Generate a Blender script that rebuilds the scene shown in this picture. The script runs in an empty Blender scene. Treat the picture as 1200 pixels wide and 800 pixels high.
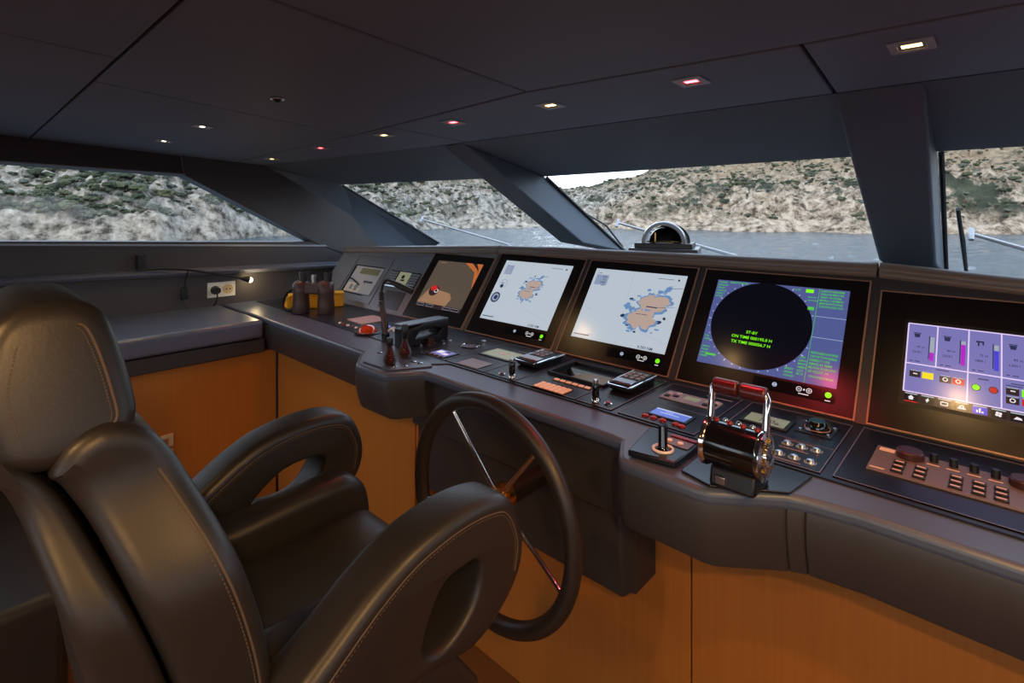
import bpy, math, random
from mathutils import Vector, noise, geometry
random.seed(7)
PI = math.pi
EYE = 1.5                       # eye height over the cabin floor; heights below are authored from the eye
C = bpy.context.scene.collection
sc = bpy.context.scene
OFF = {}

# ------------------------------------------------------------------ materials
def srgb(r, g, b):
    f = lambda c: c/12.92 if c <= .04045 else ((c+.055)/1.055)**2.4
    return (f(r/255), f(g/255), f(b/255), 1)
def mat(name, col, rough=.5, metal=0, spec=.5, emit=None, es=1, bump=0, bscale=200, noisec=0, coat=0):
    m = bpy.data.materials.new(name); m.use_nodes = True
    nt = m.node_tree; b = nt.nodes['Principled BSDF']
    b.inputs['Base Color'].default_value = col; b.inputs['Roughness'].default_value = rough
    b.inputs['Metallic'].default_value = metal; b.inputs['Specular IOR Level'].default_value = spec
    b.inputs['Coat Weight'].default_value = coat
    if emit:
        b.inputs['Emission Color'].default_value = emit; b.inputs['Emission Strength'].default_value = es
    if bump or noisec:
        tc = nt.nodes.new('ShaderNodeTexCoord'); n = nt.nodes.new('ShaderNodeTexNoise')
        n.inputs['Scale'].default_value = bscale; n.inputs['Detail'].default_value = 6
        nt.links.new(tc.outputs['Object'], n.inputs['Vector'])
        if bump:
            bp = nt.nodes.new('ShaderNodeBump'); bp.inputs['Strength'].default_value = bump; bp.inputs['Distance'].default_value = .002
            nt.links.new(n.outputs['Fac'], bp.inputs['Height']); nt.links.new(bp.outputs['Normal'], b.inputs['Normal'])
        if noisec:
            mx = nt.nodes.new('ShaderNodeMix'); mx.data_type = 'RGBA'
            mx.inputs[6].default_value = col; mx.inputs[7].default_value = [c*(1-noisec) for c in col[:3]]+[1]
            nt.links.new(n.outputs['Fac'], mx.inputs[0]); nt.links.new(mx.outputs[2], b.inputs['Base Color'])
    return m
def wood(name, c1, c2, rough=.45):
    m = mat(name, c1, rough); nt = m.node_tree; b = nt.nodes['Principled BSDF']
    tc = nt.nodes.new('ShaderNodeTexCoord'); mp = nt.nodes.new('ShaderNodeMapping')
    mp.inputs['Scale'].default_value = (60, 60, 1.5); n = nt.nodes.new('ShaderNodeTexNoise')
    n.inputs['Scale'].default_value = 2.5; n.inputs['Detail'].default_value = 5
    mx = nt.nodes.new('ShaderNodeMix'); mx.data_type = 'RGBA'; mx.inputs[6].default_value = c1; mx.inputs[7].default_value = c2
    nt.links.new(tc.outputs['Object'], mp.inputs[0]); nt.links.new(mp.outputs[0], n.inputs['Vector'])
    nt.links.new(n.outputs['Fac'], mx.inputs[0]); nt.links.new(mx.outputs[2], b.inputs['Base Color'])
    return m
def glow(name, c, s=1.0, rough=.18):
    return mat(name, (c[0]*.1, c[1]*.1, c[2]*.1, 1), rough, emit=c, es=s)
M = {}
M['ceiling'] = mat('ceiling_leather', srgb(120, 132, 150), .55, spec=.3, bump=.06, bscale=160)
M['gap'] = mat('dark_gap', srgb(14, 13, 14), .9)
M['bench'] = mat('bench_leather', srgb(88, 95, 112), .28, spec=.6, bump=.08, bscale=200)
M['panelsheen'] = mat('panel_window_sheen', srgb(112, 116, 124), .34, spec=.5)  # display panel's port end, side window's sheen put into the grey
M['pillar'] = mat('pillar_leather', srgb(96, 106, 118), .5, spec=.35, bump=.06, bscale=160)
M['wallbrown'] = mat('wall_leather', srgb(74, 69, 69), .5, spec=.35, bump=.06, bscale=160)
M['ledge'] = mat('ledge_leather', srgb(104, 106, 118), .4, spec=.5)
M['chair'] = mat('chair_leather', srgb(40, 37, 36), .40, spec=.5, bump=.1, bscale=260)
M['seam'] = mat('seam_thread', srgb(92, 76, 64), .6)
M['console'] = mat('console_leather', srgb(54, 52, 53), .45, spec=.5, bump=.1, bscale=260)
M['edge'] = mat('console_top_leather', srgb(74, 86, 106), .36, spec=.5, bump=.08, bscale=260)
M['bed'] = mat('instrument_bed_gloss', srgb(28, 30, 40), .3, spec=.5)
M['plate'] = mat('instrument_plate_black', srgb(20, 23, 32), .28, spec=.5)
M['plateline'] = mat('plate_edge_line', srgb(120, 112, 118), .4, metal=.5)
M['panel'] = mat('display_panel_black', srgb(58, 56, 59), .30, spec=.6)
M['bezel'] = mat('bezel_glass', srgb(20, 13, 12), .27, spec=.5)
M['copper'] = mat('copper_line', srgb(165, 128, 108), .4, metal=.4)
M['rim'] = mat('coaming_leather', srgb(108, 93, 84), .4, spec=.5, bump=.08, bscale=260)
M['wood'] = wood('maple_panel', srgb(178, 116, 48), srgb(158, 96, 36))
M['floorw'] = wood('floor_plank', srgb(120, 80, 44), srgb(96, 62, 32), .5)
M['black'] = mat('black_plastic', srgb(18, 18, 19), .4)
M['gripredglint'] = mat('grip_red_reflection', srgb(70, 12, 14), .3, spec=.8)  # black grips with the red downlight's reflection put into the base colour
M['blackgloss'] = mat('black_gloss', srgb(12, 12, 14), .12, coat=.5)
M['chrome'] = mat('chrome', srgb(225, 222, 220), .1, metal=1)
M['gold'] = mat('brass', srgb(215, 165, 90), .2, metal=1)
M['steel'] = mat('brushed_steel', srgb(190, 192, 195), .28, metal=1)
M['white'] = mat('white_plastic', srgb(226, 222, 212), .4)
M['beige'] = mat('beige_plate', srgb(205, 180, 140), .45)
M['yellow'] = mat('yellow_plastic', srgb(250, 180, 20), .35)
M['bronze'] = mat('bronze_keypad', srgb(122, 104, 96), .42, metal=.3)
M['grey'] = mat('grey_pad', srgb(136, 144, 152), .45)
M['lightgrey'] = mat('silver_plastic', srgb(185, 188, 194), .4)
M['olive'] = mat('olive_lcd', srgb(130, 132, 96), .3)
M['lcd'] = glow('pale_lcd', srgb(150, 150, 125), .7)
M['orangekey'] = glow('amber_backlit_key', srgb(235, 150, 110), .8)
M['redkey'] = mat('red_button', srgb(140, 30, 25), .3)
M['gloss_orange'] = mat('amber_ball', srgb(190, 60, 20), .12, coat=1)
M['bino'] = mat('binocular_rubber', srgb(62, 46, 38), .4, bump=.1, bscale=200)
M['bellows'] = mat('brown_rubber', srgb(58, 30, 26), .4)
M['paper'] = mat('pinkish_paper', srgb(180, 164, 160), .7)
M['hood'] = mat('grey_hood_gloss', srgb(92, 98, 112), .25, coat=.5)
M['gasket'] = mat('gasket', srgb(12, 12, 13), .6)
M['trimline'] = mat('window_trim_grey', srgb(150, 155, 165), .35)
M['cord'] = mat('cord', srgb(15, 15, 15), .5)
# screens
M['s_chart'] = glow('chart_water', srgb(196, 208, 220), .82)
M['s_land'] = glow('chart_land', srgb(196, 172, 160), .8)
M['s_blue'] = glow('chart_shallow', srgb(110, 150, 200), .8)
M['s_dk'] = glow('chart_ink', srgb(50, 55, 90), .8)
M['s_grey'] = glow('chart_box', srgb(150, 165, 195), .8)
M['s_faint'] = glow('chart_faint', srgb(172, 182, 196), .8)
M['s_radar'] = glow('radar_field', srgb(84, 94, 150), .9)
M['s_black'] = glow('radar_disc', srgb(12, 12, 22), .8)
M['s_green'] = glow('radar_green', srgb(80, 200, 60), .95)
M['s_lime'] = glow('radar_lime', srgb(130, 255, 20), 1.0)
M['s_tick'] = glow('radar_tick', srgb(190, 205, 235), .9)
M['s_purple'] = glow('monitor_field', srgb(128, 124, 190), .85)
M['s_line'] = glow('monitor_line', srgb(225, 205, 245), 1)
M['s_bar'] = glow('monitor_bar', srgb(50, 36, 42), .8)
M['s_mag'] = glow('monitor_magenta', srgb(180, 40, 200), .9)
M['s_violet'] = glow('monitor_blue', srgb(80, 70, 215), .9)
M['s_white'] = glow('monitor_white', srgb(240, 235, 240), .9)
M['s_yel'] = glow('monitor_yellow', srgb(240, 215, 30), 1)
M['s_red'] = glow('monitor_red', srgb(205, 40, 40), .9)
M['s_cam'] = mat('camera_view', srgb(40, 36, 34), .2, emit=srgb(88, 76, 64), es=.9)
M['s_deck'] = glow('camera_deck', srgb(166, 126, 96), .8)
M['s_oran'] = glow('camera_orange', srgb(196, 108, 58), .85)
M['s_bluelcd'] = glow('blue_lcd', srgb(100, 125, 215), .9)
M['warm'] = glow('warm_lamp', (1, .62, .22, 1), 8)
M['warmw'] = glow('warm_white_lamp', (1, .8, .55, 1), 9)
M['red'] = glow('red_lamp', (1, .06, .07, 1), 14)
def glassmat():
    m = bpy.data.materials.new('window_glass'); m.use_nodes = True; nt = m.node_tree; nt.nodes.clear()
    o = nt.nodes.new('ShaderNodeOutputMaterial'); mx = nt.nodes.new('ShaderNodeMixShader')
    t = nt.nodes.new('ShaderNodeBsdfTransparent'); t.inputs[0].default_value = (.95, .97, .97, 1)
    g = nt.nodes.new('ShaderNodeBsdfGlossy'); g.inputs['Roughness'].default_value = .02
    mx.inputs[0].default_value = .02
    nt.links.new(t.outputs[0], mx.inputs[1]); nt.links.new(g.outputs[0], mx.inputs[2]); nt.links.new(mx.outputs[0], o.inputs[0])
    return m
M['glass'] = glassmat()

# ------------------------------------------------------------------ mesh builder
def catmull(pts, n=4, closed=True):
    out = []; N = len(pts)
    rng = range(N) if closed else range(N-1)
    for i in rng:
        g = (lambda k: Vector(pts[k % N])) if closed else (lambda k: Vector(pts[max(0, min(N-1, k))]))
        p0, p1, p2, p3 = g(i-1), g(i), g(i+1), g(i+2)
        for k in range(n):
            t = k/n
            out.append(.5*((2*p1)+(p2-p0)*t+(2*p0-5*p1+4*p2-p3)*t*t+(3*p1-p0-3*p2+p3)*t**3))
    if not closed: out.append(Vector(pts[-1]))
    return [tuple(p) for p in out]
def offset_poly(poly, d):
    N = len(poly)
    area = sum(poly[i][0]*poly[(i+1) % N][1]-poly[(i+1) % N][0]*poly[i][1] for i in range(N))
    s = 1 if area > 0 else -1
    out = []
    for i in range(N):
        a, b, c = Vector(poly[i-1]), Vector(poly[i]), Vector(poly[(i+1) % N])
        e1 = (b-a).normalized() if (b-a).length > 1e-9 else Vector((1, 0)); e2 = (c-b).normalized() if (c-b).length > 1e-9 else e1
        n = Vector((-(e1.y+e2.y), e1.x+e2.x))
        if n.length < 1e-6: n = Vector((-e1.y, e1.x))
        n.normalize(); k = max(.5, n.dot(Vector((-e1.y, e1.x))))
        out.append(tuple(b+n*(s*d/k)))
    return out
class MB:
    def __init__(s): s.v = []; s.f = []; s.m = []
    def add(s, vs, fs, m=0):
        k = len(s.v); s.v += [tuple(p) for p in vs]; s.f += [tuple(i+k for i in f) for f in fs]; s.m += [m]*len(fs); return s
    def quad(s, a, b, c, d, m=0): return s.add([a, b, c, d], [(0, 1, 2, 3)], m)
    def hexa(s, p, m=0):   # p[0:4] bottom ring, p[4:8] top ring
        return s.add(p, [(3, 2, 1, 0), (4, 5, 6, 7), (0, 1, 5, 4), (1, 2, 6, 5), (2, 3, 7, 6), (3, 0, 4, 7)], m)
    def box(s, a, b, m=0):
        x0, y0, z0 = [min(a[i], b[i]) for i in range(3)]; x1, y1, z1 = [max(a[i], b[i]) for i in range(3)]
        return s.hexa([(x0, y0, z0), (x1, y0, z0), (x1, y1, z0), (x0, y1, z0), (x0, y0, z1), (x1, y0, z1), (x1, y1, z1), (x0, y1, z1)], m)
    def obox(s, c, h, rz, m=0):
        ca, sa = math.cos(rz), math.sin(rz); P = []
        for z in (-h[2], h[2]):
            for x, y in ((-h[0], -h[1]), (h[0], -h[1]), (h[0], h[1]), (-h[0], h[1])):
                P.append((c[0]+x*ca-y*sa, c[1]+x*sa+y*ca, c[2]+z))
        return s.hexa(P, m)
    def prism(s, poly, f0, f1, m=0):   # poly: 2d points, f0/f1 map them to 3d
        N = len(poly); A = [f0(*p) for p in poly]; B = [f1(*p) for p in poly]
        tri = geometry.tessellate_polygon([[Vector((p[0], p[1], 0)) for p in poly]])
        area = sum(poly[i][0]*poly[(i+1) % N][1]-poly[(i+1) % N][0]*poly[i][1] for i in range(N))
        s.add(A+B, [tuple(reversed(range(N))), tuple(range(N, 2*N))]+[(i, (i+1) % N, N+(i+1) % N, N+i) for i in range(N)], m)
        return s
    def ring(s, c, axis, r, n):
        a = Vector(axis).normalized(); u = a.orthogonal().normalized(); w = a.cross(u)
        return [tuple(Vector(c)+r*(math.cos(2*PI*k/n)*u+math.sin(2*PI*k/n)*w) for k in [k])[0] for k in range(n)]
    def loft(s, rings, m=0, caps=True, closed=False):
        n = len(rings[0]); k = len(s.v)
        V = [p for r in rings for p in r]; F = []
        R = len(rings)
        for i in range(R if closed else R-1):
            j = (i+1) % R
            for q in range(n): F.append((i*n+q, i*n+(q+1) % n, j*n+(q+1) % n, j*n+q))
        if caps and not closed: F += [tuple(reversed(range(n))), tuple((R-1)*n+q for q in range(n))]
        return s.add(V, F, m)
    def cyl(s, p0, p1, r0, r1=None, n=16, m=0):
        r1 = r0 if r1 is None else r1; ax = Vector(p1)-Vector(p0)
        return s.loft([s.ring(p0, ax, r0, n), s.ring(p1, ax, r1, n)], m)
    def lathe(s, prof, o, axis=(0, 0, 1), n=20, m=0):
        a = Vector(axis).normalized()
        return s.loft([s.ring(Vector(o)+a*h, a, max(r, 1e-4), n) for r, h in prof], m)
    def tube(s, pts, r, n=10, m=0, closed=False):
        P = [Vector(p) for p in pts]; N = len(P); rings = []; u = None
        for i in range(N):
            t = (P[(i+1) % N]-P[i-1]) if closed else (P[min(i+1, N-1)]-P[max(i-1, 0)])
            t.normalize()
            u = t.orthogonal().normalized() if u is None else (u-t*u.dot(t)).normalized()
            w = t.cross(u); rr = r[i] if isinstance(r, (list, tuple)) else r
            rings.append([tuple(P[i]+rr*(math.cos(2*PI*k/n)*u+math.sin(2*PI*k/n)*w)) for k in range(n)])
        if closed:
            # line the seam up by the best rotation of the last ring on the first
            best = min(range(n), key=lambda q: (Vector(rings[0][q])-Vector(rings[-1][0])).length)
            N0 = len(rings); k0 = len(s.v)
            V = [p for rg in rings for p in rg]; F = []
            for i in range(N0-1):
                for q in range(n): F.append((i*n+q, i*n+(q+1) % n, (i+1)*n+(q+1) % n, (i+1)*n+q))
            for q in range(n): F.append(((N0-1)*n+q, (N0-1)*n+(q+1) % n, (q+1+best) % n, (q+best) % n))
            return s.add(V, F, m)
        return s.loft(rings, m)
    def sphere(s, c, r, n=16, m=0, sc_=(1, 1, 1), z0=-1, z1=1):
        k = n//2; rings = []
        for i in range(k+1):
            h = z0+(z1-z0)*i/k if (z0, z1) != (-1, 1) else -math.cos(PI*i/k)
            rr = math.sqrt(max(0, 1-h*h))*r
            rr = max(rr, 1e-4)
            rings.append([(c[0]+sc_[0]*rr*math.cos(2*PI*q/n), c[1]+sc_[1]*rr*math.sin(2*PI*q/n), c[2]+sc_[2]*r*h) for q in range(n)])
        return s.loft(rings, m)
    def soft(s, prof, x0, x1, r, hole=None, n=4, m=0, sub=4, fmap=None, bulge=0):
        """padded slab: profile (y,z) extruded along x with rolled edges, may have a hole"""
        fm = fmap or (lambda x, y, z: (x, y, z))
        outer = catmull(prof, sub) if sub > 1 else prof
        sgn = 1 if x1 > x0 else -1
        secs = []
        for k in range(n+1): a = PI/2*k/n; secs.append((x0+sgn*r*(1-math.sin(a)), r*(1-math.cos(a))))
        secs = [(x0+sgn*r*(1-math.sin(PI/2*(1-k/n))), r*(1-math.cos(PI/2*(1-k/n)))) for k in range(n+1)]
        secs2 = [(x1-sgn*(x-x0)*sgn, d) for x, d in reversed(secs)]
        allsec = secs+secs2
        rings = [[fm(x, *p) for p in offset_poly(outer, d)] for x, d in allsec]
        s.loft(rings, m, caps=False)
        if hole:
            h = catmull(hole, sub) if sub > 1 else hole; hk = .45
            s.loft([[fm(x, *p) for p in offset_poly(h, -d*hk)] for x, d in allsec], m, caps=False)
        for (x, d) in (allsec[0], allsec[-1]):
            loops = [offset_poly(outer, d)]
            if hole: loops.append(offset_poly(h, -d*hk))
            flat = [p for l in loops for p in l]
            tri = geometry.tessellate_polygon([[Vector((p[0], p[1], 0)) for p in l] for l in loops])
            s.add([fm(x, *p) for p in flat], tri, m)
        return s
    def build(s, name, mats, parent=None, bevel=0, seg=2, sharp=40, weld=True, origin=None):
        mats = mats if isinstance(mats, (list, tuple)) else [mats]
        if parent is not None: off = OFF[parent.name]
        else:
            if origin is None:
                xs = [p[0] for p in s.v]; ys = [p[1] for p in s.v]; zs = [p[2] for p in s.v]
                origin = ((min(xs)+max(xs))/2, (min(ys)+max(ys))/2, min(zs))
            off = Vector(origin)
        me = bpy.data.meshes.new(name)
        me.from_pydata([tuple(Vector(p)-off) for p in s.v], [], s.f)
        for q in mats: me.materials.append(q)
        me.polygons.foreach_set('material_index', s.m); me.update()
        import bmesh
        bm = bmesh.new(); bm.from_mesh(me)
        if weld: bmesh.ops.remove_doubles(bm, verts=bm.verts, dist=1e-5)
        if weld: bmesh.ops.recalc_face_normals(bm, faces=bm.faces)
        bm.to_mesh(me); bm.free()
        me.polygons.foreach_set('use_smooth', [True]*len(me.polygons))
        me.set_sharp_from_angle(angle=math.radians(sharp))
        o = bpy.data.objects.new(name, me); C.objects.link(o)
        if bevel:
            b = o.modifiers.new('edge', 'BEVEL'); b.width = bevel; b.segments = seg; b.limit_method = 'ANGLE'; b.angle_limit = math.radians(35)
            b.harden_normals = False
        if parent is not None: o.parent = parent
        else: o.location = off+Vector((0, 0, EYE))
        OFF[o.name] = off
        return o
def tag(o, label=None, cat=None, group=None, kind=None):
    if label: o['label'] = label
    if cat: o['category'] = cat
    if group: o['group'] = group
    if kind: o['kind'] = kind
    return o
def thing(name, loc, label, cat, group=None, kind=None):
    o = bpy.data.objects.new(name, None); C.objects.link(o); o.empty_display_size = .05
    o.location = Vector(loc)+Vector((0, 0, EYE)); OFF[o.name] = Vector(loc)
    return tag(o, label, cat, group, kind)
def dup(root, delta, label=None, group=None):
    r = root.copy(); C.objects.link(r); r.location = root.location+Vector(delta)
    OFF[r.name] = OFF[root.name]+Vector(delta)
    if label: r['label'] = label
    if group: r['group'] = group
    for ch in list(root.children):
        c = ch.copy(); C.objects.link(c); c.parent = r; OFF[c.name] = OFF[r.name]
        for g in list(ch.children):
            d = g.copy(); C.objects.link(d); d.parent = c; OFF[d.name] = OFF[r.name]
    return r
def structure(o, label, cat): return tag(o, label, cat, kind='structure')
def text_mesh(txt, size, align='LEFT'):
    cu = bpy.data.curves.new('t', 'FONT'); cu.body = txt; cu.size = size; cu.align_x = align; cu.offset = size*.010; cu.resolution_u = 3
    o = bpy.data.objects.new('t', cu); C.objects.link(o)
    dg = bpy.context.evaluated_depsgraph_get(); me = bpy.data.meshes.new_from_object(o.evaluated_get(dg))
    V = [tuple(v.co) for v in me.vertices]; F = [tuple(p.vertices) for p in me.polygons]
    bpy.data.objects.remove(o); bpy.data.curves.remove(cu); bpy.data.meshes.remove(me)
    return V, F

# ------------------------------------------------------------------ frames of reference in the cabin
SA, CA = math.sin(math.radians(54)), math.cos(math.radians(54))
def PN(x, s, n=0): return (x, 1.495+s*CA-n*SA, -.509+s*SA+n*CA)         # on the sloping display panel
DZ = -.515
def DK(x, y, h=0): return (x, y, DZ+h)                                  # on the level worktop
def ceil_z(y): return .263+.06*(1.35-y)
def glass_z(y): return .15-.62*(y-1.785)
class Screen:
    """flat graphics laid on a mounted display: metres right (u) and up (v) on its face"""
    def __init__(s, fmap): s.mb = MB(); s.fm = fmap; s.mats = []
    def mi(s, m):
        if M[m] not in s.mats: s.mats.append(M[m])
        return s.mats.index(M[m])
    def poly(s, pts, m, L=1): s.mb.add([s.fm(u, v, L*.00025) for u, v in pts], [tuple(range(len(pts)))], s.mi(m))
    def rect(s, u0, v0, u1, v1, m, L=1): s.poly([(u0, v0), (u1, v0), (u1, v1), (u0, v1)], m, L)
    def line(s, a, b, w, m, L=2):
        d = Vector((b[0]-a[0], b[1]-a[1])).normalized(); n = Vector((-d.y, d.x))*w/2
        s.poly([(a[0]-n.x, a[1]-n.y), (b[0]-n.x, b[1]-n.y), (b[0]+n.x, b[1]+n.y), (a[0]+n.x, a[1]+n.y)], m, L)
    def frame(s, u0, v0, u1, v1, w, m, L=2):
        s.line((u0, v0), (u1, v0), w, m, L); s.line((u0, v1), (u1, v1), w, m, L); s.line((u0, v0), (u0, v1), w, m, L); s.line((u1, v0), (u1, v1), w, m, L)
    def disc(s, c, r, m, L=2, n=40, ry=None):
        ry = ry or r; s.poly([(c[0]+r*math.cos(2*PI*k/n), c[1]+ry*math.sin(2*PI*k/n)) for k in range(n)], m, L)
    def annulus(s, c, r0, r1, m, L=2, n=32):
        A = [(c[0]+r*math.cos(2*PI*k/n), c[1]+r*math.sin(2*PI*k/n)) for r in (r0, r1) for k in range(n)]
        s.mb.add([s.fm(u, v, L*.00025) for u, v in A], [(k, (k+1) % n, n+(k+1) % n, n+k) for k in range(n)], s.mi(m))
    def text(s, t, u, v, size, m, L=3, align='LEFT'):
        V, F = text_mesh(t, size, align); s.mb.add([s.fm(u+p[0], v+p[1], L*.00025) for p in V], F, s.mi(m))
    def build(s, name, parent=None): return s.mb.build(name, s.mats, parent, weld=False)
def slab(fm, u0, v0, u1, v1, t, mb=None, m=0, base=0):
    mb = mb or MB()
    return mb.hexa([fm(u0, v0, base), fm(u1, v0, base), fm(u1, v1, base), fm(u0, v1, base), fm(u0, v0, base+t), fm(u1, v0, base+t), fm(u1, v1, base+t), fm(u0, v1, base+t)], m)
def border(fm, u0, v0, u1, v1, w, t, mb=None, m=0, base=0):
    mb = mb or MB()
    for a in ((u0, v0, u1, v0+w), (u0, v1-w, u1, v1), (u0, v0+w, u0+w, v1-w), (u1-w, v0+w, u1, v1-w)): slab(fm, *a, t, mb, m, base)
    return mb

# ================================================================== SETTING
XL, XR, YA = -3.2, 2.3, -2.3
# floor
structure(MB().box((XL-.3, YA-.1, -1.56), (XR+.3, 1.6, -1.5)).build('floor', M['floorw']), 'warm brown wooden floor of the wheelhouse', 'floor')
# ceiling: leather panels with dark joints
cl = thing('ceiling', (0, 0, .3), 'dark grey leather panelled ceiling with thin joints', 'ceiling', kind='structure')
MB().hexa([(XL-.2, YA, ceil_z(YA)+.03), (XR+.2, YA, ceil_z(YA)+.03), (XR+.2, 1.357, ceil_z(1.357)+.03), (XL-.2, 1.357, ceil_z(1.357)+.03),
           (XL-.2, YA, ceil_z(YA)+.08), (XR+.2, YA, ceil_z(YA)+.08), (XR+.2, 1.357, ceil_z(1.357)+.08), (XL-.2, 1.357, ceil_z(1.357)+.08)]).build('ceiling_backing', M['gap'], cl)
def cpanel(poly):
    q = offset_poly(poly, .0035)
    MB().prism(q, lambda x, y: (x, y, ceil_z(y)), lambda x, y: (x, y, ceil_z(y)+.028)).build('ceiling_panel', M['ceiling'], cl, bevel=.003)
X0 = XL-.15
for poly in ([(X0, YA), (-1.4, YA), (-1.4, .25), (X0, .25)],
             [(-1.4, YA), (-.82, YA), (-.82, .25), (-1.4, .25)],
             [(-.82, YA), (1.2, YA), (1.2, 1.04), (-.256, .998), (-.844, .953), (-.82, .25)],
             [(1.2, YA), (XR+.15, YA), (XR+.15, 1.10), (1.2, 1.04)],
             [(X0, .25), (-1.69, .25), (-1.79, 1.034), (X0, 1.125)],
             [(-1.69, .25), (-.82, .25), (-.844, .953), (-1.675, 1.026), (-1.79, 1.034)],
             [(X0, 1.125), (-1.675, 1.026), (-1.525, 1.013), (-1.50, 1.357), (X0, 1.357)],
             [(-1.525, 1.013), (-.844, .953), (-.256, .998), (-.278, 1.357), (-1.50, 1.357)],
             [(-.256, .998), (1.2, 1.04), (XR+.15, 1.10), (XR+.15, 1.357), (-.278, 1.357)]):
    cpanel(poly)
# windscreen header strips between the pillars
def header(name, a, b, c, d, lab):
    up = Vector((0, .03, .06))
    P = [Vector(p) for p in (a, b, c, d)]
    structure(MB().hexa([tuple(p) for p in P]+[tuple(p+up) for p in P]).build(name, M['pillar']), lab, 'trim')
hz = glass_z
header('trim_1', (-3.32, 1.25, .268), (-1.62, 1.357, .262), (-1.58, 1.785, .153), (-3.24, 1.75, .172), 'dark header strip above the port windscreen pane')
header('trim_2', (-1.58, 1.357, .262), (-.20, 1.357, .262), (-.25, 1.776, .156), (-1.53, 1.786, .150), 'dark header strip above the centre windscreen pane')
header('trim_3', (-.20, 1.357, .262), (XR, 1.357, .262), (XR, 1.776, .156), (-.20, 1.776, .156), 'dark header strip above the starboard windscreen pane')
structure(MB().hexa([(XL-.2, 1.28, .345), (XR+.2, 1.28, .345), (XR+.2, 1.80, .222), (XL-.2, 1.80, .222), (XL-.2, 1.28, .46), (XR+.2, 1.28, .46), (XR+.2, 1.80, .33), (XL-.2, 1.80, .33)]).build('roof_edge', M['white']), 'white outer roof edge over the windscreen', 'roof')
structure(MB().hexa([(XL-.25, YA-.15, .55), (XR+.2, YA-.15, .55), (XR+.2, 1.32, .36), (XL-.25, 1.32, .36), (XL-.25, YA-.15, .7), (XR+.2, YA-.15, .7), (XR+.2, 1.32, .5), (XL-.25, 1.32, .5)]).build('roof', M['white']), 'white outer roof of the wheelhouse', 'roof')
# pillars
def pillar(name, inner_top, inner_bot, outer_top, outer_bot, lab):
    """each argument: (left point, right point)"""
    a, b = inner_top; c, d = inner_bot; e, f = outer_top; g, h = outer_bot
    pts = [a, b, d, c, e, f, h, g]
    structure(MB().hexa(pts).build(name, M['pillar'], bevel=.008, seg=3), lab, 'pillar')
pillar('trim_4', ((-1.66, 1.357, .263), (-1.53, 1.357, .263)), ((-1.557, 2.0, -.15), (-1.42, 2.0, -.15)),
       ((-1.62, 1.786, .15), (-1.471, 1.786, .15)), ((-1.56, 2.36, -.207), (-1.421, 2.36, -.207)), 'slanted leather clad windscreen pillar left of the compass')
pillar('trim_5', ((-.282, 1.357, .263), (-.117, 1.357, .263)), ((-.29, 2.007, -.158), (-.149, 2.02, -.163)),
       ((-.30, 1.777, .155), (-.129, 1.777, .155)), ((-.31, 2.37, -.213), (-.155, 2.37, -.213)), 'broad leather clad windscreen pillar right of the compass')
# A pillar, port corner
ap = MB()
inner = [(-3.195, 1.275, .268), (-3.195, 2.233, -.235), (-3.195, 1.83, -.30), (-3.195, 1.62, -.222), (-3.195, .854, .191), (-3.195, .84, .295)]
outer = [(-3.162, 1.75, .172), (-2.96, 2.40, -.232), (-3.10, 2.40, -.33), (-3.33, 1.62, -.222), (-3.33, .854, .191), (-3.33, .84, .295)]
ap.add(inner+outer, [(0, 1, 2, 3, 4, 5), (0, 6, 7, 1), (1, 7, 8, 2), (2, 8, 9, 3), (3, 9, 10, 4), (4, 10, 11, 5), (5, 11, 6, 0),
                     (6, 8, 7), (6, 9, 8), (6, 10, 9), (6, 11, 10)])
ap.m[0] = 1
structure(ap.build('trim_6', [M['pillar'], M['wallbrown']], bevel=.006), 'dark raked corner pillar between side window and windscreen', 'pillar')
# glass panes
def pane(name, p, lab, th=(0, .006, .01)):
    P = [Vector(q) for q in p]; t = Vector(th)
    structure(MB().hexa([tuple(q+t*.5) for q in P]+[tuple(q+t*1.5) for q in P]).build(name, M['glass']), lab, 'window')
g = lambda x, y: (x, y, glass_z(y)+.006)
pane('window_1', [g(-3.15, 1.74), g(-1.60, 1.74), g(-1.55, 2.45), g(-2.95, 2.45)], 'raked port windscreen pane looking onto the hillside')
pane('window_2', [g(-1.46, 1.74), g(-.29, 1.74), g(-.30, 2.45), g(-1.43, 2.45)], 'wide centre windscreen pane behind the compass')
pane('window_3', [g(-.13, 1.74), g(XR, 1.74), g(XR, 2.45), g(-.16, 2.45)], 'starboard windscreen pane right of the broad pillar')
# black gaskets along the pane edges
def gasket(a, b, lab, n):
    structure(MB().tube([a, b], .007, 6).build(n, M['gasket']), lab, 'gasket')
gasket((-3.16, 1.755, .168), (-2.96, 2.40, -.232), 'black gasket along the port windscreen pane', 'trim_7')
gasket((-1.466, 1.79, .146), (-1.417, 2.38, -.22), 'black gasket along the left edge of centre pane', 'trim_8')
gasket((-.122, 1.78, .152), (-.149, 2.38, -.22), 'black gasket along the left edge of starboard pane', 'trim_9')
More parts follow.
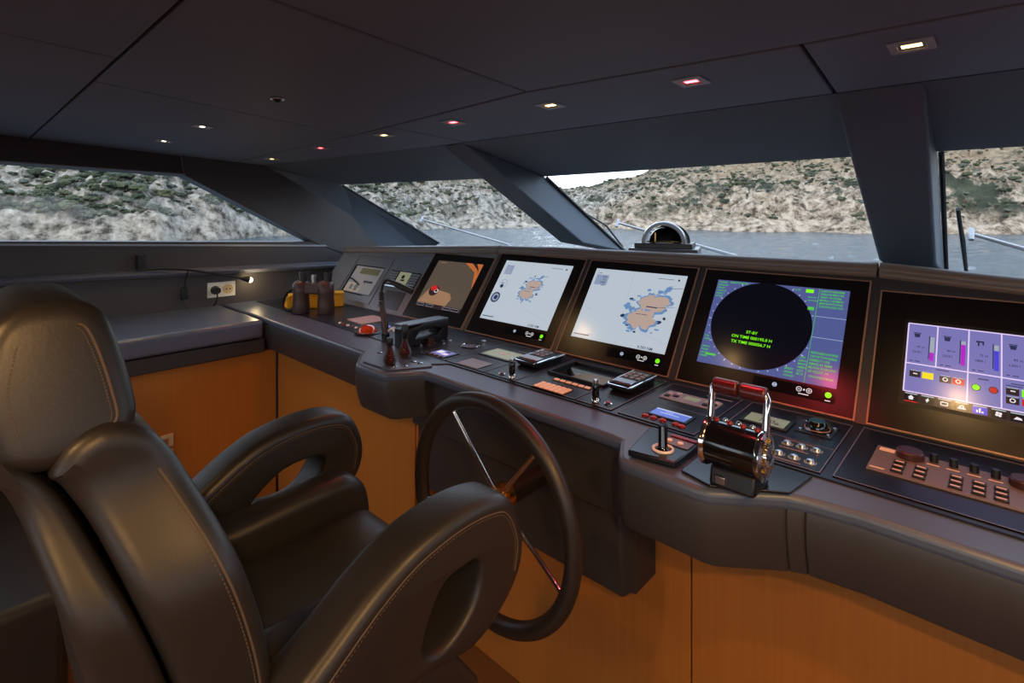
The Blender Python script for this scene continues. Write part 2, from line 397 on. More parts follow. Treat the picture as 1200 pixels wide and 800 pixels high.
# port wall
sill = lambda y: -.138-.051*(y-.15)
ledge = lambda y: -.29-.028*(y-.15)
wtop = lambda y: .212-.03*(y-.15)
w = MB()
yb = YA
def wq(ya, yc, za, zb, xa, xb, m=0):   # wall strip between two height curves, with depth
    A = [(xa, ya, za(ya)), (xa, yc, za(yc)), (xb, yc, zb(yc)), (xb, ya, zb(ya))]
    B = [(-3.36, p[1], p[2]) for p in A]
    w.hexa(A+B, m)
wq(yb, .95, wtop, lambda y: ceil_z(y)+.02, -3.2, -3.22)
wq(yb, 2.3, ledge, lambda y: sill(min(y, 1.7))-.012, -3.2, -3.2)
wq(yb, 2.3, lambda y: -1.5, lambda y: ledge(y)-.03, -3.17, -3.17)
wq(yb, yb+.3, sill, wtop, -3.2, -3.2)
w.hexa([(-3.2, .95, .05), (-3.2, 2.1, -.4), (-3.2, 2.1, -1.5), (-3.2, .95, -1.5), (-3.37, .95, .05), (-3.37, 2.1, -.4), (-3.37, 2.1, -1.5), (-3.37, .95, -1.5)]) if False else None
structure(w.build('wall_left', M['wallbrown']), 'dark brown leather lined port wall below and above the side window', 'wall')
lg = MB()
ys = [yb+(1.72-yb)*k/12 for k in range(13)]
lg.loft([[(-3.2, y, ledge(y)+.004), (-3.135, y, ledge(y)-.004), (-3.125, y, ledge(y)-.014), (-3.135, y, ledge(y)-.032), (-3.2, y, ledge(y)-.034)] for y in ys])
structure(lg.build('trim_10', M['ledge'], sharp=60), 'rounded leather ledge running along the port wall', 'ledge')
tr = MB()
tr.hexa([(-3.2, yb, sill(yb)-.014), (-3.19, yb, sill(yb)-.014), (-3.19, 1.66, sill(1.66)-.014), (-3.2, 1.66, sill(1.66)-.014),
         (-3.2, yb, sill(yb)-.004), (-3.19, yb, sill(yb)-.004), (-3.19, 1.66, sill(1.66)-.004), (-3.2, 1.66, sill(1.66)-.004)])
structure(tr.build('trim_11', M['trimline']), 'pale grey strip along the side window sill', 'trim')
tr = MB()
tr.hexa([(-3.2, yb, wtop(yb)), (-3.19, yb, wtop(yb)), (-3.19, .86, wtop(.86)), (-3.2, .86, wtop(.86)),
         (-3.2, yb, wtop(yb)+.007), (-3.19, yb, wtop(yb)+.007), (-3.19, .86, wtop(.86)+.007), (-3.2, .86, wtop(.86)+.007)])
structure(tr.build('trim_12', M['trimline']), 'pale grey strip along the side window top', 'trim')
P = [(-3.26, yb+.2, sill(yb+.2)-.02), (-3.26, 1.66, sill(1.66)-.02), (-3.26, .82, wtop(.82)+.02), (-3.26, yb+.2, wtop(yb+.2)+.02)]
pane('window_4', P, 'long port side window with a raked front edge', (-.006, 0, 0))
# starboard wall (mirror of the port one, out of the picture), aft wall
s = MB()
s.box((XR, YA, -1.5), (XR+.15, 1.75, -.15)); s.hexa([(XR, YA, .21), (XR, 1.0, .19), (XR+.15, 1.0, .19), (XR+.15, YA, .21), (XR, YA, .5), (XR, 1.0, .33), (XR+.15, 1.0, .33), (XR+.15, YA, .5)])
s.hexa([(XR, .95, .19), (XR, 1.75, -.16), (XR+.15, 1.75, -.16), (XR+.15, .95, .19), (XR, .95, .32), (XR, 1.75, .12), (XR+.15, 1.75, .12), (XR+.15, .95, .32)])
s.hexa([(XR, 1.6, -1.5), (XR, 2.5, -1.5), (XR+.15, 2.5, -1.5), (XR+.15, 1.6, -1.5), (XR, 1.6, .15), (XR, 2.5, -.22), (XR+.15, 2.5, -.22), (XR+.15, 1.6, .15)])
structure(s.build('wall_right', M['wallbrown']), 'starboard wall of the wheelhouse with its side window opening', 'wall')
aw = MB()
aw.box((XL-.2, YA-.12, -1.5), (XR+.2, YA, -.55)); aw.box((XL-.2, YA-.12, .30), (XR+.2, YA, .6))
for xa, xb in ((XL-.2, -2.9), (-1.4, -1.2), (.3, .5), (2.0, XR+.2)): aw.box((xa, YA-.12, -.55), (xb, YA, .30))  # openings between these piers are added to let sky light fill the cabin
structure(aw.build('wall_aft', M['wood']), 'maple panelled aft wall of the wheelhouse', 'wall')
structure(MB().box((XL-.2, 2.44, -1.5), (XR+.2, 2.56, -.262)).build('wall_front', M['black']), 'lower front wall under the windscreen', 'wall')

# ================================================================== HELM CONSOLE
XE = 1.3
con = thing('helm_console', (-.9, 1.35, -1.5), 'long dark leather helm console with sloping display panel under the windscreen', 'console')
front = [(-3.16, 1.03), (-1.715, 1.03), (-1.685, 1.0), (-1.60, .937), (-1.585, .933), (-1.435, .938), (-1.42, .945), (-1.372, 1.02), (-1.355, 1.037),
         (-.665, 1.037), (-.632, 1.032), (-.60, .972), (-.585, .955), (-.57, .950), (-.415, .950), (-.395, .955), (-.29, 1.035), (-.262, 1.047), (-.18, 1.06), (XE, 1.06)]
top = [(x, y) for x, y in front]+[(XE, 1.50), (-3.16, 1.50)]
wt = MB(); n_ = len(top)
wt.prism(top, lambda x, y: (x, y, -.545), lambda x, y: (x, y, -.515))
wt.build('worktop', M['edge'], con, bevel=.011, seg=4)
# rounded aprons below the top edge: one per leather panel
def apron(i0, i1, z1=-.665, back=.05):
    seg = front[i0:i1+1]; a = MB(); rings = []
    cx_ = sum(p[0] for p in seg)/len(seg)
    for (x, y) in seg:
        rings.append([(x, y+.004, -.535), (x, y-.002, -.56), (x, y+.002, -.60), (x, y+.012, -.64), (x, y+.022, z1), (x, y+back+.02, z1-.003), (x, y+back, -.535)])
    a.loft(rings); return a
apron(0, 2).build('apron', M['console'], con, bevel=.004)
apron(2, 8).build('apron', M['console'], con, bevel=.004)
apron(10, 16).build('apron', M['console'], con, bevel=.004)
apron(16, 17).build('apron', M['console'], con, bevel=.004)
apron(17, 19).build('apron', M['console'], con, bevel=.004)
# knee panels behind the wheel
MB().box((-1.475, 1.075, -.722), (-.64, 1.2, -.545)).build('knee_panel', M['console'], con, bevel=.008)
MB().hexa([(-1.475, 1.115, -.947), (-.675, 1.115, -.94), (-.655, 1.145, -.925), (-1.475, 1.25, -.947),
           (-1.475, 1.10, -.728), (-.675, 1.10, -.728), (-.655, 1.14, -.728), (-1.475, 1.25, -.728)]).build('knee_panel', M['console'], con, bevel=.006)
MB().box((-.70, 1.14, -.935), (-.655, 1.25, -.6)).build('side_cheek', M['console'], con, bevel=.004)
# dark gloss bed for the instruments
MB().prism([(-3.10, 1.19), (-1.71, 1.165), (-1.60, 1.12), (-1.40, 1.10), (-1.36, 1.145), (XE, 1.145), (XE, 1.495), (-3.10, 1.495)],
           lambda x, y: DK(x, y, .001), lambda x, y: DK(x, y, .004)).build('instrument_bed', M['bed'], con)
# sloping display panel and its coaming
ptop = [(-3.0, .31), (-1.7, .388), (-.9, .402), (-.25, .408), (.2, .378), (XE, .30)]
pp = [(-1.69, -.01), (XE, -.01)]+list(reversed(ptop[1:]))+[(-1.69, .3881)]
MB().prism([p for p in pp if p[0] != -1.7], lambda x, s_: PN(x, s_, -.03), lambda x, s_: PN(x, s_, 0)).build('display_panel', M['panel'], con, bevel=.003)
MB().prism([(-3.0, -.01), (-1.691, -.01), (-1.691, .3881), (-3.0, .31)], lambda x, s_: PN(x, s_, -.03), lambda x, s_: PN(x, s_, 0)).build('sheen_panel_end', M['panelsheen'], con, bevel=.003)  # port end of the display panel, window reflection painted as lighter grey
def ptopz(x):
    for (x0, s0), (x1, s1) in zip(ptop, ptop[1:]):
        if x0 <= x <= x1: return s0+(s1-s0)*(x-x0)/(x1-x0)
    return ptop[-1][1]
def rimseg(xa, xb, k=8):
    a = MB(); rings = []
    for i in range(k+1):
        x = xa+(xb-xa)*i/k; s0 = ptopz(x)-.004
        rings.append([PN(x, s0+ds, dn) for ds, dn in ((0, -.02), (0, .004), (.006, .010), (.014, .012), (.018, .009), (.022, .012), (.036, .012), (.046, .005), (.050, -.008), (.048, -.03))])
    return a.loft(rings)
rimseg(-3.0, -1.703).build('coaming', M['rim'], con, sharp=60)
rimseg(-1.697, -.256).build('coaming', M['rim'], con, sharp=60)
rimseg(-.250, XE).build('coaming', M['rim'], con, sharp=60)
sh = MB(); rg = []
for i in range(13):
    x = -3.0+(XE+3.0)*i/12; q = PN(x, ptopz(x)+.040, -.014)
    rg.append([(x, q[1], q[2]), (x, 1.92, q[2]*.77-.268*.23), (x, 2.44, -.268), (x, 2.44, -.29), (x, q[1], -.30)])
sh.loft(rg).build('dash_shelf', M['console'], con, sharp=60)
MB().hexa([(-3.01, 1.50, -.52), (-3.0, 1.50, -.52), (-3.0, 1.78, -.52), (-3.01, 1.78, -.52), (-3.01, 1.50, -.515), (-3.0, 1.50, -.515), (-3.0, 1.70, -.245), (-3.01, 1.70, -.245)]).build('end_cheek', M['panel'], con)

# starboard side cabinet, out of the picture but mirrored in the leather
sbc = thing('side_cabinet', (1.9, -.2, -1.5), 'maple side cabinet along the starboard wall', 'cabinet')
MB().box((1.55, -1.6, -1.5), (2.29, 1.0, -.62)).build('body', M['wood'], sbc, bevel=.004)
MB().box((1.53, -1.6, -.62), (2.29, 1.0, -.58)).build('top', M['console'], sbc, bevel=.006)

# wooden base cabinets
def cabinet(name, a, b, lab, cat='cabinet', kids=None):
    t = thing(name, ((a[0]+b[0])/2, (a[1]+b[1])/2, -1.5), lab, cat)
    MB().box(a, b).build('door_panel', M['wood'], t, bevel=.002)
    return t
t = cabinet('base_cabinet', (-2.6, 1.10, -1.5), (-1.492, 1.28, -.62), 'maple base cabinet under the port end of the console, behind the left armrest')
MB().box((-1.488, 1.105, -1.5), (-1.476, 1.3, -.62)).build('end_panel', M['wood'], t)
t = cabinet('base_cabinet', (-1.474, 1.24, -1.5), (-.562, 1.34, -.70), 'maple base cabinet behind the steering wheel', )
t = cabinet('base_cabinet', (-.558, 1.24, -1.5), (XE, 1.34, -.6), 'wide maple base cabinet at lower right under the keyboard')

# ================================================================== DISPLAYS on the sloping panel
def unit(name, x0, s0, x1, s1, lab, cat='display', line=True):
    t = thing(name, PN((x0+x1)/2, s0), lab, cat)
    f = lambda u, v, n: PN(u, v, n)
    slab(f, x0+.003, s0+.003, x1-.003, s1-.003, .004).build('bezel', M['bezel'], t)
    if line: border(f, x0, s0, x1, s1, .0035, .0048).build('edge_line', M['copper'], t)
    return t
def scr_map(x0, s0, n0=.0042):
    return lambda u, v, n: PN(x0+u, s0+v, n0+n)
def control_strip(t, x0, s0, x1, s1):
    f = lambda u, v, n: PN(u, v, n)
    st = slab(f, x0, s0, x1, s1, .002, base=.004).build('control_strip', M['blackgloss'], t)
    sm = scr_map(x0, s0, .0062); h = s1-s0; w_ = x1-x0
    def key(nm, fn):
        k = Screen(sm); fn(k); return k.build(nm, st)
    def menu(k):
        k.annulus((w_*.28, h*.55), .004, .006, 's_tick'); k.rect(w_*.28-.004, h*.5, w_*.28+.004, h*.6, 's_tick')
    def dim(k):
        for c in (w_*.58, w_*.70):
            k.annulus((c, h*.6), .0052, .0068, 's_white'); k.rect(c-.003, h*.57, c+.003, h*.63, 's_white')
        k.rect(w_*.70-.0006, h*.48, w_*.70+.0006, h*.72, 's_white'); k.rect(w_*.63, h*.55, w_*.65, h*.68, 's_white'); k.rect(w_*.58, h*.2, w_*.70, h*.27, 's_white')
    def power(k):
        k.disc((w_*.92, h*.58), .0075, 's_lime', n=20); k.annulus((w_*.92, h*.58), .003, .0042, 's_green', L=3, n=16); k.rect(w_*.89, h*.08, w_*.95, h*.15, 's_white')
    key('menu_key', menu); key('brightness_key', dim); tag(key('power_key', power), 'round green lit power key')
def blob(S, c, rx, ry, m, L, seed, n=46, amp=.35, rot=0):
    pts = []
    for k in range(n):
        a = 2*PI*k/n; r = 1+amp*noise.noise(Vector((math.cos(a)*2.2+seed, math.sin(a)*2.2, seed)))+amp*.6*noise.noise(Vector((math.cos(a)*7+seed, math.sin(a)*7, seed)))
        u, v = rx*r*math.cos(a), ry*r*math.sin(a)
        pts.append((c[0]+u*math.cos(rot)-v*math.sin(rot), c[1]+u*math.sin(rot)+v*math.cos(rot)))
    cc = pts; S.mb.add([S.fm(c[0], c[1], L*.00025)]+[S.fm(u, v, L*.00025) for u, v in cc], [(0, k+1, (k+1) % n+1) for k in range(n)], S.mi(m))
def chart(t, x0, s0, w_, h, big):
    S = Screen(scr_map(x0, s0)); S.rect(0, 0, w_, h, 's_chart', 0)
    rnd = random.Random(3 if big else 5)
    for k in range(60):
        u, v = rnd.uniform(.01, w_-.02), rnd.uniform(.02, h-.02)
        S.rect(u, v, u+rnd.uniform(.001, .003), v+.0012, 's_faint', 1)
    S.line((w_*.47, h*.62), (w_*.45, h*.98), .001, 's_faint'); S.line((w_*.6, h*.25), (w_*.95, h*.12), .001, 's_faint'); S.line((.01, h*.42), (w_*.13, h*.40), .0015, 's_faint')
    c = (w_*.69, h*.47) if big else (w_*.53, h*.55); k = 1.0 if big else .68
    for q in range(26):
        a = rnd.uniform(0, 2*PI); r = rnd.uniform(.9, 1.3)
        blob(S, (c[0]+.062*k*r*math.cos(a), c[1]+.075*k*r*math.sin(a)), rnd.uniform(.005, .012)*k, rnd.uniform(.003, .007)*k, rnd.choice(['s_blue', 's_blue', 's_dk', 's_grey']), 2, q*.7+3, n=14)
    blob(S, (c[0]+.018*k, c[1]+.036*k), .062*k, .036*k, 's_blue', 3, 1.3, amp=.5); blob(S, (c[0]-.012*k, c[1]-.03*k), .056*k, .042*k, 's_blue', 3, 4.1, amp=.5)
    blob(S, (c[0]+.018*k, c[1]+.036*k), .055*k, .029*k, 's_land', 4, 1.3, amp=.4); blob(S, (c[0]-.008*k, c[1]-.028*k), .048*k, .036*k, 's_land', 4, 4.1, amp=.4)
    blob(S, (c[0]+.06*k, c[1]+.09*k), .02*k, .009*k, 's_blue', 4, 8.2, amp=.6, rot=.9); blob(S, (c[0]-.05*k, c[1]+.004*k), .012*k, .008*k, 's_blue', 5, 9.4, amp=.6)
    S.rect(c[0], c[1]+.018*k, c[0]+.04*k, c[1]+.022*k, 's_dk', 5); S.rect(c[0]-.03*k, c[1]-.012*k, c[0]+.015*k, c[1]-.01*k, 's_dk', 5)
    S.line((c[0]+.065*k, c[1]+.095*k), (c[0]+.11*k, c[1]+.102*k), .0015, 's_dk', 5); S.line((c[0]+.04*k, c[1]+.02*k), (c[0]+.1*k, c[1]+.03*k), .0012, 's_dk', 5)
    if big:
        S.rect(.012, h*.76, .066, h*.91, 's_grey', 2)
        for i, tx in enumerate(('36.8', '9.2', '10.00', '5.6')): S.text(tx, .058, h*.87-i*.0115, .0105, 's_dk', 3, 'RIGHT')
        S.text('COG', .014, h*.925, .008, 's_dk')
    else:
        S.rect(.018, h*.76, .062, h*.92, 's_grey', 2)
        for i in range(4): S.rect(.022, h*.78+i*.009, .05, h*.78+i*.009+.003, 's_faint', 3)
        S.annulus((.044, h*.6), .018, .0205, 's_grey'); S.disc((.040, h*.555), .009, 's_dk', 3); S.rect(.032, h*.60, .048, h*.61, 's_dk', 3)
        S.disc((.034, h*.36), .0235, 's_grey', 2); S.annulus((.034, h*.36), .018, .0245, 's_dk', 3); S.disc((.036, h*.36), .010, 's_dk', 4)
    S.rect(w_*.72, h*.93, w_*.88, h*.936, 's_dk', 2); S.disc((w_*.93, h*.93), .004, 's_dk', 2, 12)
    S.rect(.008, .012, w_*.2, .0155, 's_dk', 2)
    S.rect(w_*.17, .018, w_*.24, .020, 's_grey', 2)
    S.text('0.293 NM', w_*.73, .004, .0135, 's_dk', 3)
    S.build('screen', t)
t = unit('chart_display', -1.672, 0, -1.204, .39, 'chart plotter display with two round gauges at left of its chart')
chart(t, -1.621, .069, .367, .285, False); control_strip(t, -1.463, .026, -1.25, .056)
t = unit('chart_display', -1.183, 0, -.748, .39, 'chart plotter display with a large island and a small data box, behind the chart keypads')
chart(t, -1.143, .069, .364, .285, True); control_strip(t, -.978, .026, -.778, .056)
# radar
t = unit('radar_display', -.724, 0, -.265, .39, 'radar display with black round sweep area and green readouts')
S = Screen(scr_map(-.675, .069)); W_, H_ = .364, .283
S.rect(0, 0, W_, H_, 's_radar', 0); cc = (.150, .146); RR = .1385
S.disc(cc, RR, 's_black', 1, 72)
for k in range(36):
    a = 2*PI*k/36; L_ = .004 if k % 3 else .007
    r0 = RR+.002
    p = (cc[0]+r0*math.cos(a), cc[1]+r0*math.sin(a)); q = (cc[0]+(r0+L_)*math.cos(a), cc[1]+(r0+L_)*math.sin(a))
    if 0.002 < q[0] < .29 and .002 < q[1] < H_-.002: S.line(p, q, .0022, 's_tick', 2)
S.text('ST-BY', cc[0]-.014, cc[1]-.033, .0125, 's_lime', 2, 'CENTER')
S.text('ON TIME 000195.0 H', cc[0]-.012, cc[1]-.050, .0125, 's_lime', 2, 'CENTER')
S.text('TX TIME 000056.7 H', cc[0]-.012, cc[1]-.067, .0125, 's_lime', 2, 'CENTER')
S.line((.290, .0), (.290, H_), .001, 's_green', 2); S.line((.290, .195), (W_, .195), .001, 's_tick', 2); S.line((.290, .132), (W_, .132), .001, 's_tick', 2)
rnd = random.Random(11)
def readout(u0, v1, rows, w_, sz=.008, gap=.0098):
    for i in range(rows):
        n_ = max(2, int(w_/(sz*.62))); tx = ''.join(rnd.choice('0123456789 .NESWRTMH') for _ in range(n_)); S.text(tx, u0, v1-i*gap, sz, 's_green', 2)
readout(.004, .272, 6, .034); readout(.04, .274, 1, .06); readout(.004, .084, 2, .02); readout(.004, .05, 4, .026, .0075)
S.rect(.02, .027, .05, .033, 's_green', 3)
readout(.228, .270, 1, .02); S.rect(.256, .266, .276, .277, 's_lime', 3); readout(.262, .25, 2, .03, .006); S.rect(.268, .212, .284, .222, 's_green', 2)
readout(.294, .272, 6, .066, .0092, .0098); readout(.294, .084, 6, .066, .0095, .0105); readout(.268, .066, 6, .02, .008, .0095); readout(.238, .028, 3, .026, .008); readout(.297, .018, 1, .06, .008)
S.build('screen', t); control_strip(t, -.508, .03, -.31, .062)
# ship monitoring display
t = unit('monitoring_display', -.242, 0, .36, .364, 'ship monitoring display with violet tank gauges and touch buttons')
slab(lambda u, v, n: PN(u, v, n), -.184, .066, .30, .286, .0006, base=.004).build('screen_surround', M['black'], t)
S = Screen(scr_map(-.176, .075, .0048)); W_, H_ = .46, .201
S.rect(0, 0, W_, H_, 's_purple', 0); S.rect(0, 0, W_, .024, 's_bar', 1)
S.line((0, .095), (W_, .095), .0028, 's_line', 2)
S.frame(0, .024, W_, H_, .0028, 's_line', 2)
S.line((.057, .095), (.057, H_), .0026, 's_line', 2)
for u in (.1145, .171, .228, .285, .342, .40): S.line((u, .024), (u, H_), .0026, 's_line', 2)
fill = [.35, .85, .78, .8, .6, .5, .4, .3]; ic = ['s_mag', 's_mag', 's_violet', 's_violet', 's_mag', 's_mag', 's_violet', 's_mag']
for i in range(8):
    u = i*.0572+.001
    if i % 3 == 2:
        S.rect(u+.012, .172, u+.026, .176, 's_dk', 2); S.rect(u+.015, .163, u+.018, .172, 's_dk', 2); S.rect(u+.023, .166, u+.026, .172, 's_dk', 2)
    else:
        S.poly([(u+.013, .165), (u+.022, .165), (u+.024, .175), (u+.011, .175)], 's_dk', 2); S.rect(u+.010, .176, u+.025, .178, 's_dk', 2)
    S.rect(u+.0405, .112, u+.0425, .172, 's_dk', 2); S.rect(u+.043, .108, u+.051, .170, 's_faint', 2); S.rect(u+.043, .108, u+.051, .108+.062*fill[i], ic[i], 3)
    S.text(('25 m', '80 m', '75 m', '82 m')[i % 4], u+.018, .138, .0075, 's_dk'); S.text(('2276 l', '2320 l', '1800 l', '1300 l')[i % 4], u+.010, .124, .0075, 's_dk')
    S.rect(u+.006, .1015, u+.012, .1035, 's_dk', 2); S.rect(u+.016, .1015, u+.026, .1035, 's_dk', 2)
S.rect(.058, .088, .082, .090, 's_dk', 2); S.rect(.132, .082, .150, .0845, 's_dk', 2)
def btn(u, v, c, w_=.021, h=.017):
    S.rect(u, v, u+w_, v+h, c, 2); S.rect(u+.001, v+h-.002, u+w_-.001, v+h, 's_faint', 3)
btn(.009, .062, 's_bar'); btn(.033, .062, 's_yel'); btn(.065, .060, 's_bar'); btn(.088, .060, 's_red')
S.annulus((.0755, .068), .003, .005, 's_white', 4); S.annulus((.0985, .068), .003, .005, 's_white', 4); S.rect(.016, .069, .024, .0715, 's_white', 4)
S.disc((.129, .062), .008, 's_bar', 2, 20); S.disc((.129, .062), .0065, 's_lime', 3, 20); S.disc((.158, .062), .008, 's_bar', 2, 20); S.disc((.158, .062), .0065, 's_red', 3, 20)
for k in range(2):
    btn(.178+k*.11, .058, 's_bar'); btn(.178+k*.11, .038, 's_bar'); btn(.203+k*.11, .058, 's_lime'); btn(.203+k*.11, .038, 's_red')
    S.annulus((.1885+k*.11, .046), .003, .005, 's_white', 4); S.rect(.185+k*.11, .066, .193+k*.11, .0685, 's_white', 4)
S.rect(.178, .078, .205, .080, 's_dk', 2); S.rect(.186, .083, .212, .085, 's_dk', 2)
for i in range(15):
    u = .003+i*.0302
    S.rect(u, .002, u+.025, .019, 's_violet' if i == 4 else 's_black', 2); S.rect(u+.001, .018, u+.024, .021, 's_faint', 3)
    c = u+.0125
    if i == 0: S.poly([(c-.006, .010), (c+.006, .010), (c, .016)], 's_white', 4); S.rect(c-.004, .005, c+.004, .010, 's_white', 4); S.rect(u, -.001, u+.025, .0015, 's_red', 4)
    elif i == 1: S.poly([(c+.001, .016), (c-.004, .009), (c+.003, .009)], 's_white', 4); S.poly([(c-.003, .0115), (c+.004, .0115), (c-.001, .004)], 's_white', 5)
    elif i == 2: S.frame(c-.006, .006, c+.006, .013, .002, 's_white', 4); S.rect(c-.004, .013, c-.001, .015, 's_white', 4)
    elif i == 3: S.rect(c-.007, .005, c+.007, .008, 's_white', 4); S.annulus((c, .010), .002, .0045, 's_white', 4, 12)
    elif i == 4:
        for j, hh in enumerate((.006, .010, .004)): S.rect(c-.006+j*.0045, .005, c-.003+j*.0045, .005+hh, 's_white', 4)
    elif i == 5:
        for a in range(4): S.disc((c+.0035*math.cos(a*PI/2+.6), .010+.0035*math.sin(a*PI/2+.6)), .0028, 's_white', 4, 10)
    elif i == 6: S.poly([(c-.007, .006), (c+.007, .006), (c+.005, .010), (c-.002, .012)], 's_white', 4)
    else: S.disc((c, .010), .005, 's_white', 4, 14)
S.build('screen', t)
# camera / searchlight display (left)
t = unit('camera_display', -2.131, 0, -1.697, .362, 'display showing a warm deck camera view, behind the black cradle')
S = Screen(scr_map(-2.073, .068)); W_, H_ = .322, .252
S.rect(0, 0, W_, H_, 's_cam', 0); S.poly([(0, 0.02), (.03, .075), (.05, .10), (.20, .085), (.225, .06), (.21, .02)], 's_deck', 1)
S.poly([(W_, .12), (W_, H_), (.20, H_), (.29, H_*.82)], 's_oran', 1); S.poly([(.25, H_), (.30, H_*.88), (.315, H_*.80), (.305, H_*.9), (.28, H_)], 's_bar', 2)
S.disc((.080, .088), .034, 's_bar', 2, 24, ry=.028); S.disc((.075, .100), .024, 's_red', 3, 20, ry=.014); S.disc((.098, .088), .014, 's_white', 3, 16, ry=.01); S.disc((.098, .088), .010, 's_bar', 4, 16, ry=.007)
S.rect(0, 0, W_, .02, 's_bar', 2)
for u in (.01, .08, .20, .26): S.frame(u, .004, u+.05, .016, .0012, 's_faint', 3)
S.rect(.02, H_-.012, .07, H_-.009, 's_deck', 2)
S.build('screen', t)
slab(lambda u, v, n: PN(u, v, n), -1.87, .025, -1.80, .042, .004, base=.004).build('card_slot', M['black'], t)
# AIS / navtex unit with clear cover
f = lambda u, v, n: PN(u, v, n)
t = thing('navtex_receiver', PN(-2.62, .07), 'flush mounted grey receiver with small olive screen at the far left of the panel', 'receiver')
border(f, -2.80, .02, -2.442, .306, .003, .003).build('edge_line', M['plateline'], t)
slab(f, -2.755, .068, -2.483, .232, .004).build('face', M['lightgrey'], t)
slab(f, -2.69, .185, -2.503, .222, .001, base=.004).build('lcd', M['olive'], t)
slab(f, -2.75, .072, -2.60, .125, .001, base=.004).build('label_card', M['white'], t)
mk = MB()
for a, b, c, d in ((-2.71, .085, -2.68, .115), (-2.66, .08, -2.63, .118), (-2.67, .10, -2.62, .105)): slab(f, a, b, c, d, .0006, mk, base=.005)
mk.build('label_marks', M['grey'], t)
kb = MB()
for i in range(4): slab(f, -2.60+i*.022, .135, -2.585+i*.022, .147, .002, kb, base=.004)
kb.build('key_row', M['black'], t)
fr = MB(); fr.tube([PN(-2.758, .065, .007), PN(-2.765, .235, .007)], .004, 6); fr.tube([PN(-2.758, .065, .006), PN(-2.55, .063, .006)], .003, 6)
fr.build('hinge_bar', M['black'], t)
MB().tube([PN(-2.765, .235, .006), PN(-2.48, .236, .006)], .003, 6).build('top_bar', M['chrome'], t)
MB().tube([PN(-2.762, .15, .008), PN(-2.70, .14, .018), PN(-2.62, .115, .012)], .004, 6).build('latch_lever', M['black'], t)
# sat-com handset unit
t = thing('radio_telephone', PN(-2.28, .14), 'radio telephone set with lit square screen and two key blocks left of the camera view', 'radio')
slab(f, -2.405, .142, -2.155, .234, .008).build('case', M['black'], t, bevel=.002)
slab(f, -2.32, .158, -2.222, .228, .001, base=.008).build('lcd', M['lcd'], t)
mk = MB()
for a, b, c, d in ((-2.285, .19, -2.262, .21), (-2.28, .176, -2.25, .186)): slab(f, a, b, c, d, .0005, mk, base=.009)
mk.build('screen_graphics', M['black'], t)
for x0 in (-2.398, -2.214):
    k = MB()
    for i in range(4):
        for j in range(5): slab(f, x0+i*.0175, .156+j*.0145, x0+i*.0175+.0135, .156+j*.0145+.010, .003, k, base=.008)
    k.build('key_block', M['grey'], t)
MB().tube([PN(-2.41, .139, .012), PN(-2.15, .137, .012)], .005, 8).build('lower_bar', M['steel'], t)
tag(slab(f, -2.36, .02, -2.19, .12, .003).build('blank_cover', M['panel'], bevel=.001), 'small reddish blank cover below the radio telephone', 'cover')

# ================================================================== INSTRUMENTS on the worktop
d = lambda u, v, n: DK(u, v, .004+n)
def plate(x0, x1, lab, split=None, y0=1.155, y1=1.462):
    t = thing('instrument_plate', DK((x0+x1)/2, (y0+y1)/2, .004), lab, 'panel', 'instrument plates along the worktop')
    slab(d, x0, y0, x1, y1, .002).build('plate', M['plate'], t)
    b = border(d, x0, y0, x1, y1, .0022, .0026)
    if split: slab(d, x0, split, x1, split+.002, .0026, b)
    b.build('edge_line', M['plateline'], t)
plate(-1.39, -1.205, 'black instrument plate carrying the pale depth screen and grey pad', 1.262)
plate(-1.535, -1.395, 'black instrument plate carrying the small lit screen and round dial', 1.262)
plate(-1.20, -1.075, 'black instrument plate under the left handset and left toggle lever')
plate(-1.07, -.85, 'black instrument plate around the recessed tray and amber keys', 1.262)
plate(-.845, -.735, 'black instrument plate under the right handset and right toggle lever')
plate(-.715, -.515, 'black instrument plate carrying the grey keypad and blue screen', 1.285)
plate(-.49, -.262, 'black instrument plate carrying the throttle readout, dial knob and six buttons', 1.285)
plate(-.242, .36, 'long black instrument plate around the bronze keyboard', None, 1.16, 1.47)
e = lambda u, v, n: DK(u, v, .006+n)
def solo_slab(name, x0, y0, x1, y1, t, mt, lab, cat, bevel=.001):
    return tag(slab(e, x0, y0, x1, y1, t).build(name, mt, bevel=bevel), lab, cat)
# small lit screen + dial
t = thing('trim_display', DK(-1.46, 1.20, .006), 'small lit violet screen with dark keys in front of the round dial', 'display')
slab(e, -1.51, 1.160, -1.412, 1.236, .003).build('case', M['black'], t)
S = Screen(lambda u, v, n: DK(-1.50+u, 1.175+v, .0092+n)); S.rect(0, 0, .08, .055, 's_purple', 0); S.rect(.006, .02, .035, .045, 's_white', 1); S.rect(.042, .012, .07, .03, 's_line', 1); S.rect(.045, .035, .06, .05, 's_dk', 1)
S.build('screen', t)
for i in range(4):
    MB().cyl(DK(-1.502+i*.024, 1.167, .009), DK(-1.502+i*.024, 1.167, .012), .005, n=10).build('key', M['redkey'], t)
t = thing('round_dial', DK(-1.468, 1.338, .006), 'round recessed dial with bright chrome ring near the left chart display', 'dial')
MB().tube([DK(-1.468+.036*math.cos(2*PI*k/28), 1.338+.033*math.sin(2*PI*k/28), .008) for k in range(28)], .003, 6, closed=True).build('ring', M['chrome'], t)
MB().lathe([(.034, 0), (.034, .003), (.02, .006), (.001, .007)], DK(-1.468, 1.338, .005)).build('face', M['bellows'], t)
tag(MB().lathe([(.010, 0), (.010, .008), (.007, .010), (.0001, .010)], DK(-1.471, 1.413, .005), n=14).build('knob', M['steel']), 'tiny silver knob beside the round dial', 'knob')
